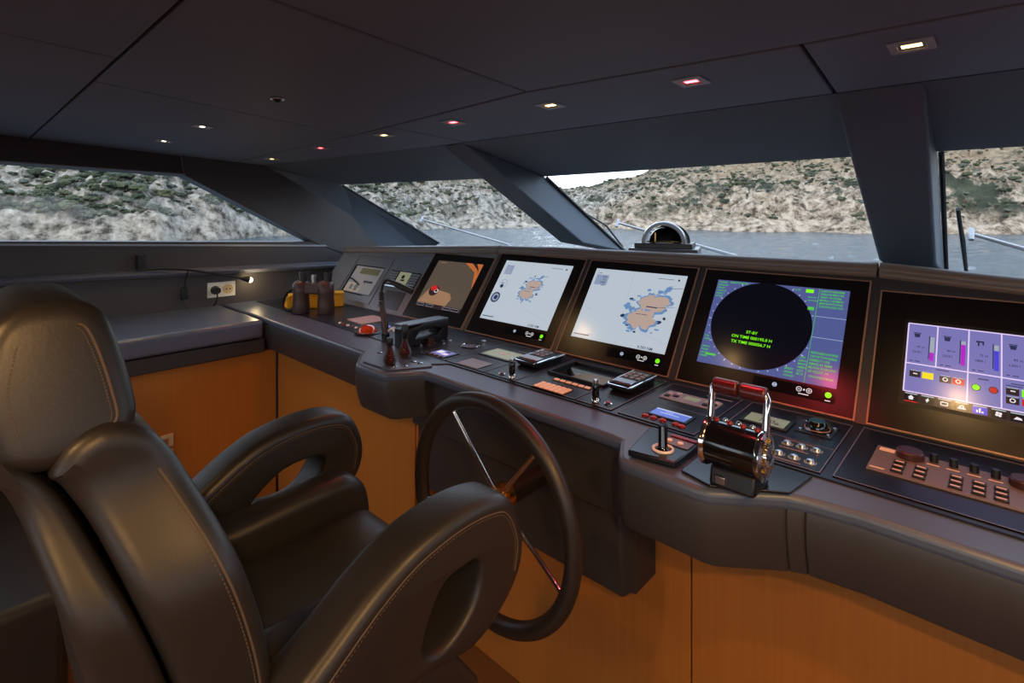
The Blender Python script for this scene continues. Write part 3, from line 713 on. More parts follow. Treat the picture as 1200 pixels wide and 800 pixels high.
# knob cluster right of the cradle
t = thing('rotary_control', DK(-1.60, 1.268, .005), 'brown rotary control with tiny buttons beside the black cradle', 'knob')
MB().lathe([(.020, 0), (.020, .006), (.014, .008), (.014, .020), (.0001, .021)], DK(-1.606, 1.262, .004), n=18).build('knob', M['bellows'], t)
for x, y in ((-1.619, 1.225), (-1.61, 1.325), (-1.588, 1.345), (-1.575, 1.30)):
    MB().lathe([(.006, 0), (.006, .004), (.0001, .005)], DK(x, y, .004), n=10).build('button', M['steel'], t)
# depth lcd + pad
t = thing('depth_display', DK(-1.29, 1.34, .006), 'pale instrument screen above the grey pad', 'display')
slab(e, -1.368, 1.285, -1.222, 1.385, .003).build('case', M['black'], t)
slab(e, -1.36, 1.295, -1.228, 1.378, .001, base=.003).build('lcd', M['lcd'], t)
mk = MB(); slab(e, -1.31, 1.33, -1.275, 1.352, .0006, mk, base=.004); None
mk.build('screen_graphics', M['white'], t)
mk = MB(); slab(e, -1.29, 1.41, -1.23, 1.414, .0006, mk); mk.build('caption', M['grey'], t)
solo_slab('touch_pad', -1.338, 1.158, -1.238, 1.231, .003, M['grey'], 'plain grey touch pad at the worktop front', 'pad')
# handsets
def handset(x0, x1, lab):
    t = thing('phone_handset', DK((x0+x1)/2, 1.34, .006), lab, 'handset', 'chrome edged handsets on the worktop')
    MB().box(DK(x0+.004, 1.285, .008), DK(x1-.004, 1.43, .030)).build('body', M['black'], t, bevel=.006)
    kk = MB()
    for i in range(3):
        for j in range(3): kk.box(DK(x0+.012+i*.020, 1.345+j*.022, .030), DK(x0+.026+i*.020, 1.359+j*.022, .034))
    kk.build('keypad', M['grey'], t, bevel=.001)
    MB().box(DK(x0+.008, 1.295, .030), DK(x1-.008, 1.33, .033)).build('cap', M['steel'], t, bevel=.002)
    fr = MB(); pts = [DK(x0, 1.43, .026), DK(x0, 1.29, .026), DK(x0+.006, 1.278, .024), DK(x1-.006, 1.278, .024), DK(x1, 1.29, .026), DK(x1, 1.43, .026)]
    fr.tube(pts, .0035, 8); fr.build('chrome_frame', M['chrome'], t)
    MB().box(DK(x0+.006, 1.30, 0), DK(x1-.006, 1.42, .01)).build('cradle', M['black'], t)
    return t
handset(-1.185, -1.095, 'black and chrome handset left of the recessed tray')
handset(-.828, -.752, 'black and chrome handset right of the recessed tray')
def toggle(x, y, lab):
    t = thing('toggle_lever', DK(x, y, .006), lab, 'lever', 'short black toggle levers with chrome collars')
    MB().lathe([(.014, 0), (.014, .005), (.011, .010), (.0095, .012), (.0001, .012)], DK(x, y, .005), n=18).build('collar', M['chrome'], t)
    MB().lathe([(.008, .010), (.010, .015), (.010, .044), (.008, .048), (.0001, .048)], DK(x, y, .005), n=16).build('grip', M['blackgloss'], t)
    MB().lathe([(.006, .047), (.008, .052), (.006, .059), (.0001, .060)], DK(x, y, .005), n=12).build('tip', M['steel'], t)
toggle(-1.102, 1.178, 'short black toggle lever in front of the left handset')
toggle(-.801, 1.184, 'short black toggle lever in front of the right handset')
def push(x, y, lab):
    t = thing('push_button', DK(x, y, .006), lab, 'button', 'chrome ringed push buttons beside the levers')
    MB().lathe([(.011, 0), (.011, .004), (.008, .006), (.0001, .006)], DK(x, y, .005), n=18).build('ring', M['chrome'], t)
    MB().lathe([(.006, .005), (.006, .008), (.0001, .008)], DK(x, y, .005), n=12).build('cap', M['redkey'], t)
push(-1.143, 1.176, 'chrome ringed push button left of the left toggle lever')
push(-.762, 1.186, 'chrome ringed push button right of the right toggle lever')
# recessed tray
t = thing('recessed_tray', DK(-.945, 1.36, .004), 'dark recessed tray with pale bottom between the two handsets', 'tray')
slab(e, -1.045, 1.285, -.845, 1.425, .001).build('well', M['blackgloss'], t)
b_ = border(e, -1.048, 1.282, -.842, 1.428, .006, .008); b_.build('tray_rim', M['black'], t)
MB().add([DK(-.975, 1.29, .0085), DK(-.85, 1.29, .0085), DK(-.85, 1.37, .0085), DK(-.955, 1.36, .0085)], [(0, 1, 2, 3)]).build('liner', M['olive'], t)
# amber keys
t = thing('amber_keypad', DK(-.948, 1.18, .006), 'block of glowing amber keys in front of the recessed tray', 'keypad')
slab(e, -1.003, 1.155, -.89, 1.206, .002).build('base', M['bellows'], t)
for i in range(6):
    for j in range(3):
        x, y = -.998+i*.0182, 1.159+j*.0158
        slab(e, x, y, x+.0135, y+.011, .003, base=.002).build('key', M['orangekey'], t)
t = thing('key_row', DK(-.93, 1.248, .006), 'single row of small amber lit keys along the tray edge', 'keypad')
slab(e, -.995, 1.24, -.86, 1.258, .0015).build('base', M['black'], t)
for i in range(6): slab(e, -.991+i*.0222, 1.244, -.976+i*.0222, 1.254, .003, base=.0015).build('key', M['orangekey'], t)
# grey keypad, blue lcd
t = thing('autopilot_keypad', DK(-.615, 1.35, .006), 'pale grey keypad strip behind the blue screen', 'keypad')
slab(e, -.69, 1.325, -.54, 1.39, .004).build('face', M['grey'], t, bevel=.001)
slab(e, -.632, 1.348, -.592, 1.374, .001, base=.004).build('lcd', M['lcd'], t)
for i, (x, y) in enumerate([(-.68, 1.335), (-.68, 1.355), (-.66, 1.345), (-.66, 1.368), (-.575, 1.336), (-.575, 1.358), (-.557, 1.35), (-.557, 1.37)]):
    slab(e, x, y, x+.013, y+.012, .003, base=.004).build('key', M['lightgrey'] if i % 2 else M['black'], t)
mk = MB(); slab(e, -.60, 1.425, -.53, 1.429, .0006, mk); mk.build('caption', M['grey'], t)
t = thing('engine_display', DK(-.607, 1.21, .006), 'small blue lit screen with four red ringed buttons', 'display')
slab(e, -.66, 1.196, -.553, 1.252, .003).build('case', M['black'], t)
S = Screen(lambda u, v, n: DK(-.652+u, 1.202+v, .0092+n)); S.rect(0, 0, .092, .044, 's_bluelcd', 0); S.rect(0, .038, .092, .044, 's_tick', 1); S.rect(.02, .018, .07, .021, 's_tick', 1); S.rect(.03, .008, .06, .011, 's_violet', 1); S.text('FWD', .03, .026, .009, 's_tick', 1)
S.build('screen', t)
for x in (-.652, -.63, -.606, -.572):
    MB().lathe([(.009, 0), (.009, .004), (.006, .006), (.0001, .006)], DK(x, 1.182, .005), n=14).build('button', M['redkey'], t)
MB().lathe([(.009, 0), (.009, .004), (.006, .006), (.0001, .006)], DK(-.556, 1.179, .005), n=14).build('button', M['redkey'], t)
# throttle readout + knob + six buttons
t = thing('rudder_display', DK(-.42, 1.35, .006), 'pale green instrument screen with large digits behind the throttle', 'display')
slab(e, -.473, 1.312, -.366, 1.384, .004).build('case', M['black'], t, bevel=.001)
slab(e, -.463, 1.321, -.375, 1.376, .001, base=.004).build('lcd', M['lcd'], t)
S = Screen(lambda u, v, n: DK(-.463+u, 1.321+v, .0112+n)); S.rect(.032, .004, .0335, .05, 's_bar', 1); S.text('10', .038, .014, .026, 's_bar', 1); S.text('6.', .064, .008, .022, 's_bar', 1)
for k in range(3): S.line((.004+k*.028, .05), (.028+k*.028, .046), .0012, 's_bar', 1)
S.build('graphics', t)
t = thing('dial_knob', DK(-.318, 1.38, .006), 'black dial knob with silver marks right of the pale green screen', 'knob')
slab(e, -.356, 1.338, -.282, 1.42, .002).build('base', M['black'], t)
MB().lathe([(.030, 0), (.030, .003), (.022, .006), (.020, .018), (.017, .021), (.0001, .021)], DK(-.318, 1.378, .007), n=24).build('knob', M['blackgloss'], t)
MB().tube([DK(-.318+.026*math.cos(2*PI*k/24), 1.378+.026*math.sin(2*PI*k/24), .0105) for k in range(24)], .0018, 6, closed=True).build('ring', M['copper'], t)
for x, y in ((-.347, 1.352), (-.29, 1.352), (-.347, 1.408), (-.288, 1.405)): MB().lathe([(.004, 0), (.004, .004), (.0001, .005)], DK(x, y, .007), n=10).build('key', M['steel'], t)
t = thing('button_cluster', DK(-.315, 1.22, .006), 'two rows of three domed backlit buttons beside the throttle', 'buttons')
for (x, y) in ((-.347, 1.252), (-.319, 1.254), (-.291, 1.256), (-.346, 1.19), (-.317, 1.19), (-.287, 1.19)):
    MB().lathe([(.010, 0), (.010, .003), (.006, .008), (.0001, .009)], DK(x, y, .005), n=14).build('button', M['orangekey'] if False else M['steel'], t)
    S = Screen(lambda u, v, n, x=x, y=y: DK(x+u, y+v, .0065+n)); S.annulus((0, 0), .0102, .0118, 's_deck', 1, 18); S.build('button_ring', t)
mk = MB()
for y in (1.228, 1.166, 1.274): slab(e, -.357, y, -.300, y+.003, .0006, mk)
mk.build('caption', M['copper'], t)
# bronze radar keyboard
t = thing('radar_keyboard', DK(.06, 1.30, .006), 'bronze radar keyboard with round knobs and rows of keys at far right', 'keyboard')
slab(e, -.20, 1.236, .32, 1.372, .004).build('face', M['bronze'], t, bevel=.001)
for k in range(2):
    o = k*.171
    MB().lathe([(.024, 0), (.024, .012), (.021, .015), (.0001, .015)], DK(-.142+o, 1.347, .010), n=24).build('jog_dial', M['bellows'], t)
for k in range(7):
    x = -.104+k*.0306
    if abs(x-.029) < .02: continue
    MB().lathe([(.0075, 0), (.0065, .016), (.0001, .017)], DK(x, 1.354, .010), n=14).build('knob', M['black'], t)
    slab(e, x-.010, 1.334, x+.010, 1.337, .0006, base=.004).build('caption', M['orangekey'], t)
for c0, rows in ((-.152, 3), (-.118, 3), (-.065, 3), (-.033, 3), (-.003, 3), (.045, 3), (.08, 3), (.13, 3), (.165, 3)):
    for j in range(rows):
        y = 1.247+j*.023
        slab(e, c0-.011, y, c0+.009, y+.013, .004, base=.004).build('key', M['black'], t, bevel=.001)
        slab(e, c0-.008, y+.004, c0+.006, y+.008, .0005, base=.008).build('key_mark', M['orangekey'], t)
mk = MB(); slab(e, -.194, 1.345, -.168, 1.362, .0008, mk, base=.004); slab(e, -.196, 1.246, -.172, 1.25, .0008, mk, base=.004); mk.build('logo_mark', M['orangekey'], t)

# -- port end of the worktop
t = thing('binoculars', (-2.52, 1.25, DZ), 'pair of dark brown binoculars standing upright on the console', 'binoculars')
bx = [(-2.575, 1.205), (-2.475, 1.285)]
dirb = Vector((bx[1][0]-bx[0][0], bx[1][1]-bx[0][1], 0)).normalized()
for (x, y) in bx:
    MB().lathe([(.040, .001), (.042, .01), (.041, .05), (.038, .085), (.040, .10), (.040, .145), (.030, .158), (.020, .162)], (x, y, DZ+.004), n=24).build('barrel', M['bino'], t)
    ox, oy = x+dirb.x*.012, y+dirb.y*.012
    MB().lathe([(.018, .155), (.018, .185), (.021, .187), (.021, .205), (.012, .206), (.012, .20), (.0001, .20)], (ox, oy, DZ+.004), n=18).build('eyepiece', M['black'], t)
mid = ((bx[0][0]+bx[1][0])/2, (bx[0][1]+bx[1][1])/2)
MB().obox((mid[0], mid[1], DZ+.128), (.055, .026, .028), math.atan2(dirb.y, dirb.x)).build('bridge', M['bino'], t, bevel=.01, seg=3)
MB().lathe([(.010, .14), (.010, .175), (.013, .177), (.013, .192), (.0001, .193)], (mid[0], mid[1], DZ+.004), n=14).build('focus_wheel', M['steel'], t)
MB().tube(catmull([(-2.61, 1.185, DZ+.13), (-2.66, 1.165, DZ+.09), (-2.68, 1.16, DZ+.03), (-2.65, 1.18, DZ+.012), (-2.63, 1.20, DZ+.04)], 5, False), .007, 8).build('neck_strap', M['black'], t)
t = thing('yellow_case', (-2.66, 1.36, DZ), 'yellow plastic case lying behind the binoculars', 'case')
rzc = math.atan2(.92, .39)
MB().obox((-2.665, 1.33, DZ+.039), (.135, .04, .034), rzc).build('body', M['yellow'], t, bevel=.006, seg=3)
MB().obox((-2.665, 1.33, DZ+.076), (.138, .043, .005), rzc).build('lid', M['yellow'], t, bevel=.003)
tag(MB().tube([DK(-2.68, 1.178, .016), DK(-2.685, 1.178, .075)], .016, 12).build('signal_light', M['yellow'], bevel=.002), 'small upright yellow signal light left of the binoculars', 'light')
MB()
t = thing('trackball', DK(-1.952, 1.196), 'shiny amber half ball trackball set in the port worktop', 'trackball')
MB().lathe([(.052, 0), (.056, .004), (.050, .007), (.044, .006)], DK(-1.952, 1.20, .003), n=28).build('collar', M['black'], t)
MB().sphere(DK(-1.952, 1.20, .004), .042, 24, 0, (1, 1, .8), 0, 1).build('ball', M['gloss_orange'], t)
tag(MB().prism([(-2.246, 1.272), (-2.098, 1.26), (-2.10, 1.395), (-2.242, 1.411)], lambda x, y: DK(x, y, .0045), lambda x, y: DK(x, y, .009)).build('paper_sheet', M['paper']), 'pale pink papers lying flat behind the amber ball', 'papers')
t = thing('rocker_bank', DK(-2.12, 1.20, .004), 'small switch strip with red and white dots in front of the papers', 'switches')
slab(lambda u, v, n: DK(u, v, .004+n), -2.22, 1.185, -2.04, 1.235, .002).build('plate', M['plate'], t)
for i in range(5): MB().lathe([(.008, 0), (.007, .005), (.0001, .006)], DK(-2.20+i*.035, 1.21, .006), n=12).build('switch', M['redkey'] if i % 2 else M['white'], t)
t = thing('rocker_bank', DK(-1.90, 1.32, .004), 'small switch strip with bluish buttons beside the lamp stem', 'switches')
slab(lambda u, v, n: DK(u, v, .004+n), -1.99, 1.29, -1.84, 1.345, .002).build('plate', M['plate'], t)
for i in range(4): MB().lathe([(.008, 0), (.007, .005), (.0001, .006)], DK(-1.97+i*.036, 1.317, .006), n=12).build('switch', M['lightgrey'] if i % 2 else M['s_bluelcd'], t)
# desk lamp on gooseneck
t = thing('gooseneck_lamp', DK(-1.783, 1.176, .003), 'unlit gooseneck chart lamp with coiled black stem standing on the worktop', 'lamp')
B = Vector(DK(-1.783, 1.176, .003))
MB().lathe([(.016, -.001), (.016, .03), (.012, .034), (.0001, .034)], B, n=16).build('base', M['black'], t)
MB().tube(catmull([B+Vector((0, 0, .03)), B+Vector((-.008, 0, .07)), B+Vector((-.022, 0, .12)), B+Vector((-.028, 0, .15))], 5, False), [.014]*6+[.012]*5+[.010]*5, 12).build('stem', M['bellows'], t)
hx = MB(); pts = []
for k in range(90):
    a = k/90*6*2*PI; pts.append(B+Vector((-.028+.010*math.cos(a), .010*math.sin(a), .135+.055*k/90)))
hx.tube(pts, .003, 6); hx.build('coil', M['black'], t)
MB().tube(catmull([B+Vector((-.028, 0, .15)), B+Vector((-.03, 0, .19)), B+Vector((-.022, .005, .225)), B+Vector((-.002, .01, .238)), B+Vector((.03, .018, .228))], 5, False), .0055, 8).build('neck', M['black'], t)
MB().tube([B+Vector((.022, .016, .230)), B+Vector((.05, .022, .222)), B+Vector((.12, .038, .202))], [.009, .012, .012], 12).build('lamp_head', M['black'], t)
# black cradle with slot
t = thing('handle_cradle', DK(-1.655, 1.27), 'black wedge topped cradle with a long slot beside the gooseneck lamp', 'cradle')
MB().soft([(1.152, DZ+.002), (1.36, DZ+.002), (1.365, DZ+.088), (1.25, DZ+.086), (1.152, DZ+.070)], -1.69, -1.622, .006, hole=[(1.20, DZ+.030), (1.31, DZ+.032), (1.33, DZ+.052), (1.30, DZ+.060), (1.22, DZ+.056)], sub=1, n=3).build('body', M['black'], t)
MB().obox(DK(-1.655, 1.25, .086), (.032, .10, .003), 0).build('cap', M['edge'], t, bevel=.002)
MB().tube([DK(-1.70, 1.165, .055), DK(-1.73, 1.17, .06), DK(-1.76, 1.175, .045)], .006, 8).build('cord', M['white'], t)
# pod plate with thruster levers
t = thing('thruster_plate', DK(-1.52, 1.03, .002), 'slate grey plate with chrome buttons on the left console pod', 'panel')
MB().prism([(-1.665, 1.045), (-1.59, .96), (-1.44, .965), (-1.375, 1.085), (-1.40, 1.10), (-1.60, 1.118)], lambda x, y: DK(x, y, .0005), lambda x, y: DK(x, y, .005)).build('plate', M['edge'], t, bevel=.001)
for x, y in ((-1.638, 1.055), (-1.622, 1.09), (-1.60, 1.07), (-1.46, .995), (-1.435, 1.02), (-1.455, 1.07), (-1.425, 1.075)):
    MB().lathe([(.010, 0), (.010, .003), (.007, .005), (.0001, .005)], DK(x, y, .004), n=16).build('button', M['chrome'], t)
def interp_(tab, x):
    for (a, va), (b_, vb) in zip(tab, tab[1:]):
        if x <= b_: return va+(vb-va)*(x-a)/(b_-a)
    return tab[-1][1]
def bell(x, y, h, stick, lab):
    t = thing('thruster_lever', DK(x, y, .005), lab, 'lever', 'ribbed thruster levers on the left pod')
    prof = []
    for k in range(25):
        q = k/24; r = interp_([(0, .017), (.2, .0225), (.4, .020), (.65, .0125), (.85, .009), (1, .0085)], q)*(1+.07*math.cos(k*PI)); prof.append((r, h*q))
    prof.append((.0001, h))
    MB().lathe(prof, DK(x, y, .004), n=20).build('bellows', M['bellows'], t)
    MB().lathe([(.010, h-.002), (.0115, h+.004), (.0115, h+stick), (.009, h+stick+.004), (.0001, h+stick+.005)], DK(x, y, .004), n=16).build('knob', M['black'], t)
bell(-1.492, 1.0, .066, .02, 'shorter brown ribbed lever at the pod edge')
bell(-1.526, 1.085, .070, .042, 'taller brown ribbed lever nearer the black cradle')
# right pod: throttle plate, joystick plate, throttle
tag(MB().prism([(-.465, .985), (-.40, .967), (-.285, 1.04), (-.27, 1.135), (-.465, 1.135)], lambda x, y: DK(x, y, .0005), lambda x, y: DK(x, y, .005)).build('mounting_plate', M['plate'], bevel=.001), 'black mounting plate under the engine throttle', 'panel')
t = thing('joystick', DK(-.53, 1.04, .0), 'short black joystick on a raised square plate left of the throttle', 'joystick')
MB().prism([(-.575, .968), (-.478, .985), (-.475, 1.115), (-.60, 1.112)], lambda x, y: DK(x, y, .003), lambda x, y: DK(x, y, .016)).build('base_plate', M['plate'], t, bevel=.003)
MB().tube([DK(-.522+.020*math.cos(2*PI*k/24), 1.02+.020*math.sin(2*PI*k/24), .0175) for k in range(24)], .0032, 6, closed=True).build('ring', M['white'], t)
MB().lathe([(.016, 0), (.012, .004), (.0095, .008), (.0095, .05), (.008, .053), (.0001, .053)], DK(-.522, 1.02, .016), n=18).build('stick', M['blackgloss'], t)
slab(lambda u, v, n: DK(u, v, .0165+n), -.535, 1.05, -.482, 1.083, .002).build('key_pad', M['bronze'], t)
for x in (-.53, -.505): MB().lathe([(.006, 0), (.006, .003), (.0001, .004)], DK(x, 1.066, .018), n=10).build('key', M['orangekey'], t)
slab(lambda u, v, n: DK(u, v, .0165+n), -.54, 1.09, -.482, 1.10, .003).build('key_bar', M['redkey'], t)
t = thing('engine_throttle', DK(-.366, 1.0, .005), 'twin lever engine throttle with chrome arms and glossy drum', 'throttle')
cy, cz, rd = 1.0, -.44, .043
MB().hexa([(-.405, cy-.030, DZ+.004), (-.322, cy-.030, DZ+.004), (-.322, cy+.05, DZ+.004), (-.405, cy+.05, DZ+.004), (-.405, cy-.022, DZ+.04), (-.322, cy-.022, DZ+.04), (-.322, cy+.05, DZ+.04), (-.405, cy+.05, DZ+.04)]).build('pedestal', M['black'], t, bevel=.006, seg=3)
MB().box((-.392, cy-.032, DZ+.012), (-.374, cy-.024, DZ+.026)).build('latch', M['steel'], t, bevel=.001)
MB().cyl((-.412, cy, cz), (-.319, cy, cz), rd-.003, n=40).build('drum', M['blackgloss'], t, bevel=.003)
for sx, xx in ((-1, -.416), (1, -.315)):
    MB().lathe([(rd, -.006), (rd+.002, -.003), (rd+.002, .003), (rd-.006, .006), (rd-.010, .004), (.018, .003), (.016, .008), (.0001, .009)], (xx, cy, cz), (sx, 0, 0), n=40).build('disc', M['chrome'], t)
    bl = MB()
    for k in range(6):
        a = 2*PI*k/6; bl.cyl((xx+sx*.003, cy+.026*math.cos(a), cz+.026*math.sin(a)), (xx+sx*.0075, cy+.026*math.cos(a), cz+.026*math.sin(a)), .0045, n=10)
    bl.build('disc_bolts', M['gold'], t)
    arm = MB(); arm.tube([(xx, cy+.006, cz+rd-.012), (xx, cy+.012, cz+.07), (xx, cy+.018, cz+.096), (xx-sx*.006, cy+.02, cz+.104)], [.0075, .0065, .0065, .007], 12)
    arm.build('lever_arm', M['chrome'], t)
    xe = xx-sx*.002; xm = -.3655+sx*.0022
    MB().cyl((xe, cy+.02, cz+.102), (xm, cy+.02, cz+.102), .0145, n=24).build('grip', M['gripredglint'], t, bevel=.003)
for k in range(7):
    x = -.403+k*.0125
    MB().sphere((x, cy+.004+.012*(k % 2), cz+rd-.003-.0015*(k % 2)), .0055, 12).build('button', M['redkey'] if k % 2 == 0 else M['chrome'], t)

# compass dome on the dash shelf
CX, CY, CZ = -.962, 1.90, -.173
t = thing('compass', (CX, CY, CZ), 'hooded magnetic compass on the dash shelf before the centre pane', 'compass')
ang = math.radians(20)
MB().obox((CX, CY, CZ+.014), (.125, .10, .018), ang).build('plinth', M['steel'] if False else M['panel'], t, bevel=.004)
MB().obox((CX, CY, CZ+.041), (.105, .085, .010), ang).build('base', M['black'], t, bevel=.003)
MB().sphere((CX, CY, CZ+.05), .062, 24, 0, (1, 1, 1), 0, 1).build('bowl', M['blackgloss'], t)
hd = MB(); ux = Vector((math.cos(ang), math.sin(ang), 0)); fy = Vector((-math.sin(ang), math.cos(ang), 0))
cn = Vector((CX, CY, CZ+.05)); rings = []
for k in range(17):
    a = PI*k/16; rad = ux*math.cos(a)+Vector((0, 0, 1))*math.sin(a)
    rings.append([tuple(cn+rad*r+fy*q) for r, q in ((.068, -.065), (.080, -.065), (.084, -.05), (.080, .0), (.070, .0))])
hd.loft(rings); hd.build('hood', M['hood'], t)
hd = MB(); rings = []
for k in range(17):
    a = PI*k/16; rad = ux*math.cos(a)+Vector((0, 0, 1))*math.sin(a)
    rings.append([tuple(cn+fy*q+ux*.018+rad*r) for r, q in ((.066, .002), (.074, .002), (.070, .04), (.055, .065), (.050, .05))])
hd.loft(rings); hd.build('rear_cover', M['black'], t)
br = MB(); br.tube([cn-ux*.03-fy*.06+Vector((0, 0, .004)), cn-ux*.03-fy*.06+Vector((0, 0, .04))], .003, 6); br.tube([cn-ux*.06-fy*.06+Vector((0, 0, .006)), cn+ux*.065-fy*.06+Vector((0, 0, .006))], .003, 6)
br.build('card_frame', M['gold'], t)

# ================================================================== STEERING WHEEL
WC = Vector((-.874, .85, -.69)); WR = .247
t = thing('steering_wheel', (WC.x, .96, WC.z), 'black leather rimmed steering wheel with five bright metal spokes', 'steering wheel')
MB().tube([WC+Vector((WR*math.cos(2*PI*k/72), 0, WR*math.sin(2*PI*k/72))) for k in range(72)], .0185, 16, closed=True).build('rim', M['chair'], t)
hub = Vector((WC.x, .885, WC.z+.01))
MB().lathe([(.0001, -.022), (.022, -.022), (.028, -.016), (.028, -.006), (.020, .0), (.020, .012), (.032, .014), (.032, .03), (.024, .034), (.0001, .034)], hub, (0, 1, 0), n=28).build('hub', M['gold'], t)
MB().cyl(hub+Vector((0, .03, 0)), (hub.x, 1.078, hub.z), .026, n=20).build('column', M['black'], t)
for a in (122, 50, -22, 194, 266):
    a = math.radians(a); u = Vector((math.cos(a), 0, math.sin(a)))
    MB().tube([hub+u*.015, WC+u*(WR-.012)], [.0058, .0048], 10).build('spoke', M['chrome'], t)

# ================================================================== HELM CHAIR
ch = thing('helm_chair', (-.93, .35, -1.5), 'black leather helm chair with headrest and looped armrests in the foreground', 'chair')
L = M['chair']
head = [(.03, -.27), (.016, -.2), (.026, -.135), (.055, -.108), (.09, -.105), (.115, -.112), (.132, -.130), (.146, -.175), (.157, -.229), (.157, -.25), (.147, -.268), (.10, -.285), (.066, -.288)]
def crown(x, y, z):      # the headrest leans in towards its top
    t_ = min(1, max(0, (z+.28)/.18))
    return (-.929+(x+.929)*(1-.24*t_), y, z)
hr = MB().soft(head, -.758, -1.10, .022, fmap=crown).build('headrest', L, ch)
cush = [(.074, -.288), (.092, -.260), (.125, -.247), (.162, -.262), (.190, -.298), (.208, -.336), (.238, -.406), (.263, -.481), (.281, -.556), (.289, -.620), (.292, -.70), (.265, -.735), (.215, -.70), (.180, -.56), (.148, -.460), (.112, -.36), (.085, -.305)]
def waist(x, y, z):      # the back narrows towards the headrest
    t_ = min(1, max(0, (z+.46)/.17)); t_ = t_*t_*(3-2*t_)
    return (-.929+(x+.929)*(1-.27*t_), y, z)
bk = MB().soft(cush, -.678, -1.18, .024, fmap=waist, n=5).build('backrest', L, ch)
shell = [(.022, -.262), (.045, -.270), (.080, -.310), (.118, -.395), (.148, -.47), (.178, -.57), (.205, -.70), (.20, -.80), (.15, -.80), (.122, -.66), (.098, -.50), (.071, -.395), (.045, -.31), (.026, -.275)]
sl = MB().soft(shell, -.690, -1.17, .016, fmap=waist, n=5).build('back_shell', L, ch)
def seam(pts, x, parent, r=.0013, fm=lambda *p: p):
    MB().tube([fm(*p) for p in catmull([(x, y, z) for y, z in pts], 6, False)], r, 6).build('stitching', M['seam'], parent)
def inset(prof, d, i0, i1): q = offset_poly(prof, d); return [q[k % len(q)] for k in range(i0, i1+1)]
def dots(pts, x, parent, fm=lambda *p: p):    # short stitches beside the seam
    P = [fm(*p) for p in catmull([(x, y, z) for y, z in pts], 26, False)]; m_ = MB()
    for k in range(0, len(P)-2, 2): m_.tube([P[k], P[k+1]], .0009, 5)
    m_.build('stitching', M['seam'], parent)
for xs in (-.7575, -1.1005):
    seam(inset(head, .022, 5, 10), xs, hr, .0016, crown); dots(inset(head, .027, 5, 10), xs, hr, crown); dots(inset(head, .026, 0, 2), xs, hr, crown)
for xs in (-.6775, -1.1805):
    seam(inset(cush, .021, 4, 10), xs, bk, .0016, waist); dots(inset(cush, .026, 4, 10), xs, bk, waist)
# arms
arm_o = [(.27, -.605), (.335, -.558), (.40, -.516), (.465, -.488), (.55, -.475), (.622, -.480), (.668, -.502), (.697, -.57), (.688, -.632), (.64, -.680), (.57, -.705), (.47, -.690), (.36, -.715), (.25, -.74), (.22, -.68)]
arm_r = [(.474, -.640), (.506, -.574), (.545, -.562), (.585, -.568), (.580, -.615), (.545, -.650), (.50, -.662)]
arm_l = [(.43, -.62), (.50, -.568), (.583, -.566), (.586, -.60), (.545, -.645), (.47, -.645)]
for x0, x1, nm in ((-.618, -.712, 'right'), (-1.24, -1.146, 'left')):
    a_ = MB().soft(arm_o, x0, x1, .02, hole=arm_r if nm == 'right' else arm_l, n=5).build('armrest', L, ch)
    for xs in (x0, x1):
        seam(inset(arm_o, .022, 0, 8), xs, a_, .0012)
        dots(inset(arm_o, .027, 0, 8), xs, a_)
# seat
seatp = [(.24, -.66), (.45, -.672), (.58, -.662), (.635, -.67), (.665, -.70), (.66, -.75), (.60, -.775), (.24, -.775)]
MB().soft(seatp, -.80, -1.06, .012).build('seat_cushion', L, ch)
bol = [(.24, -.62), (.40, -.602), (.56, -.592), (.62, -.60), (.66, -.64), (.665, -.72), (.60, -.77), (.24, -.77)]
for x0, x1 in ((-.712, -.798), (-1.148, -1.062)): MB().soft(bol, x0, x1, .03, n=5).build('side_bolster', L, ch)
MB().soft([(.24, -.70), (.55, -.70), (.62, -.80), (.54, -.90), (.26, -.90)], -.645, -1.215, .015, sub=1).build('seat_base', L, ch, bevel=.01)
MB().lathe([(.16, 0), (.16, .015), (.10, .03), (.07, .05), (.07, .30), (.085, .31), (.085, .60), (.14, .615)], (-.93, .34, -1.5), n=32).build('pedestal', M['steel'], ch)
MB().tube([(-1.02, .03, -.31), (-1.06, .0, -.30), (-1.10, -.015, -.31), (-1.12, -.01, -.34)], .008, 8).build('recline_handle', M['chrome'], ch)

# ================================================================== PORT SIDE BENCH, wall fittings
b = thing('side_bench', (-2.85, .63, -1.5), 'built in side bench with black leather cushion over a maple cabinet', 'bench')
MB().box((-3.165, .24, -.600), (-2.56, 1.018, -.516)).build('cushion', M['bench'], b, bevel=.016, seg=4)
MB().box((-3.165, .24, -.672), (-2.578, 1.03, -.606)).build('apron', M['console'], b, bevel=.005)
MB().box((-3.165, .26, -1.5), (-2.60, 1.09, -.672)).build('cabinet_panel', M['wood'], b)
st = thing('settee', (-2.7, -.8, -1.5), 'low black leather settee aft of the side bench', 'sofa')
MB().box((-3.16, -2.2, -1.42), (-1.95, .235, -1.08)).build('seat', M['chair'], st, bevel=.03, seg=4)
MB().box((-3.16, -2.2, -1.08), (-2.98, .235, -.62)).build('backrest', M['chair'], st, bevel=.03, seg=4)
MB().box((-3.10, -2.15, -1.5), (-2.0, .20, -1.42)).build('plinth', M['black'], st)
for z, lab in ((-.975, 'upper of two small beige plates on the bench cabinet'), (-1.04, 'lower of two small beige plates on the bench cabinet')):
    t = thing('switch_plate', (-2.6, .61, z-.03), lab, 'switch', 'small plates on the bench cabinet')
    MB().box((-2.6, .565, z-.026), (-2.592, .655, z+.026)).build('plate', M['beige'], t, bevel=.002)
    MB().box((-2.592, .585, z-.015), (-2.588, .635, z+.012)).build('rocker', M['copper'], t, bevel=.001)
XW = -3.17
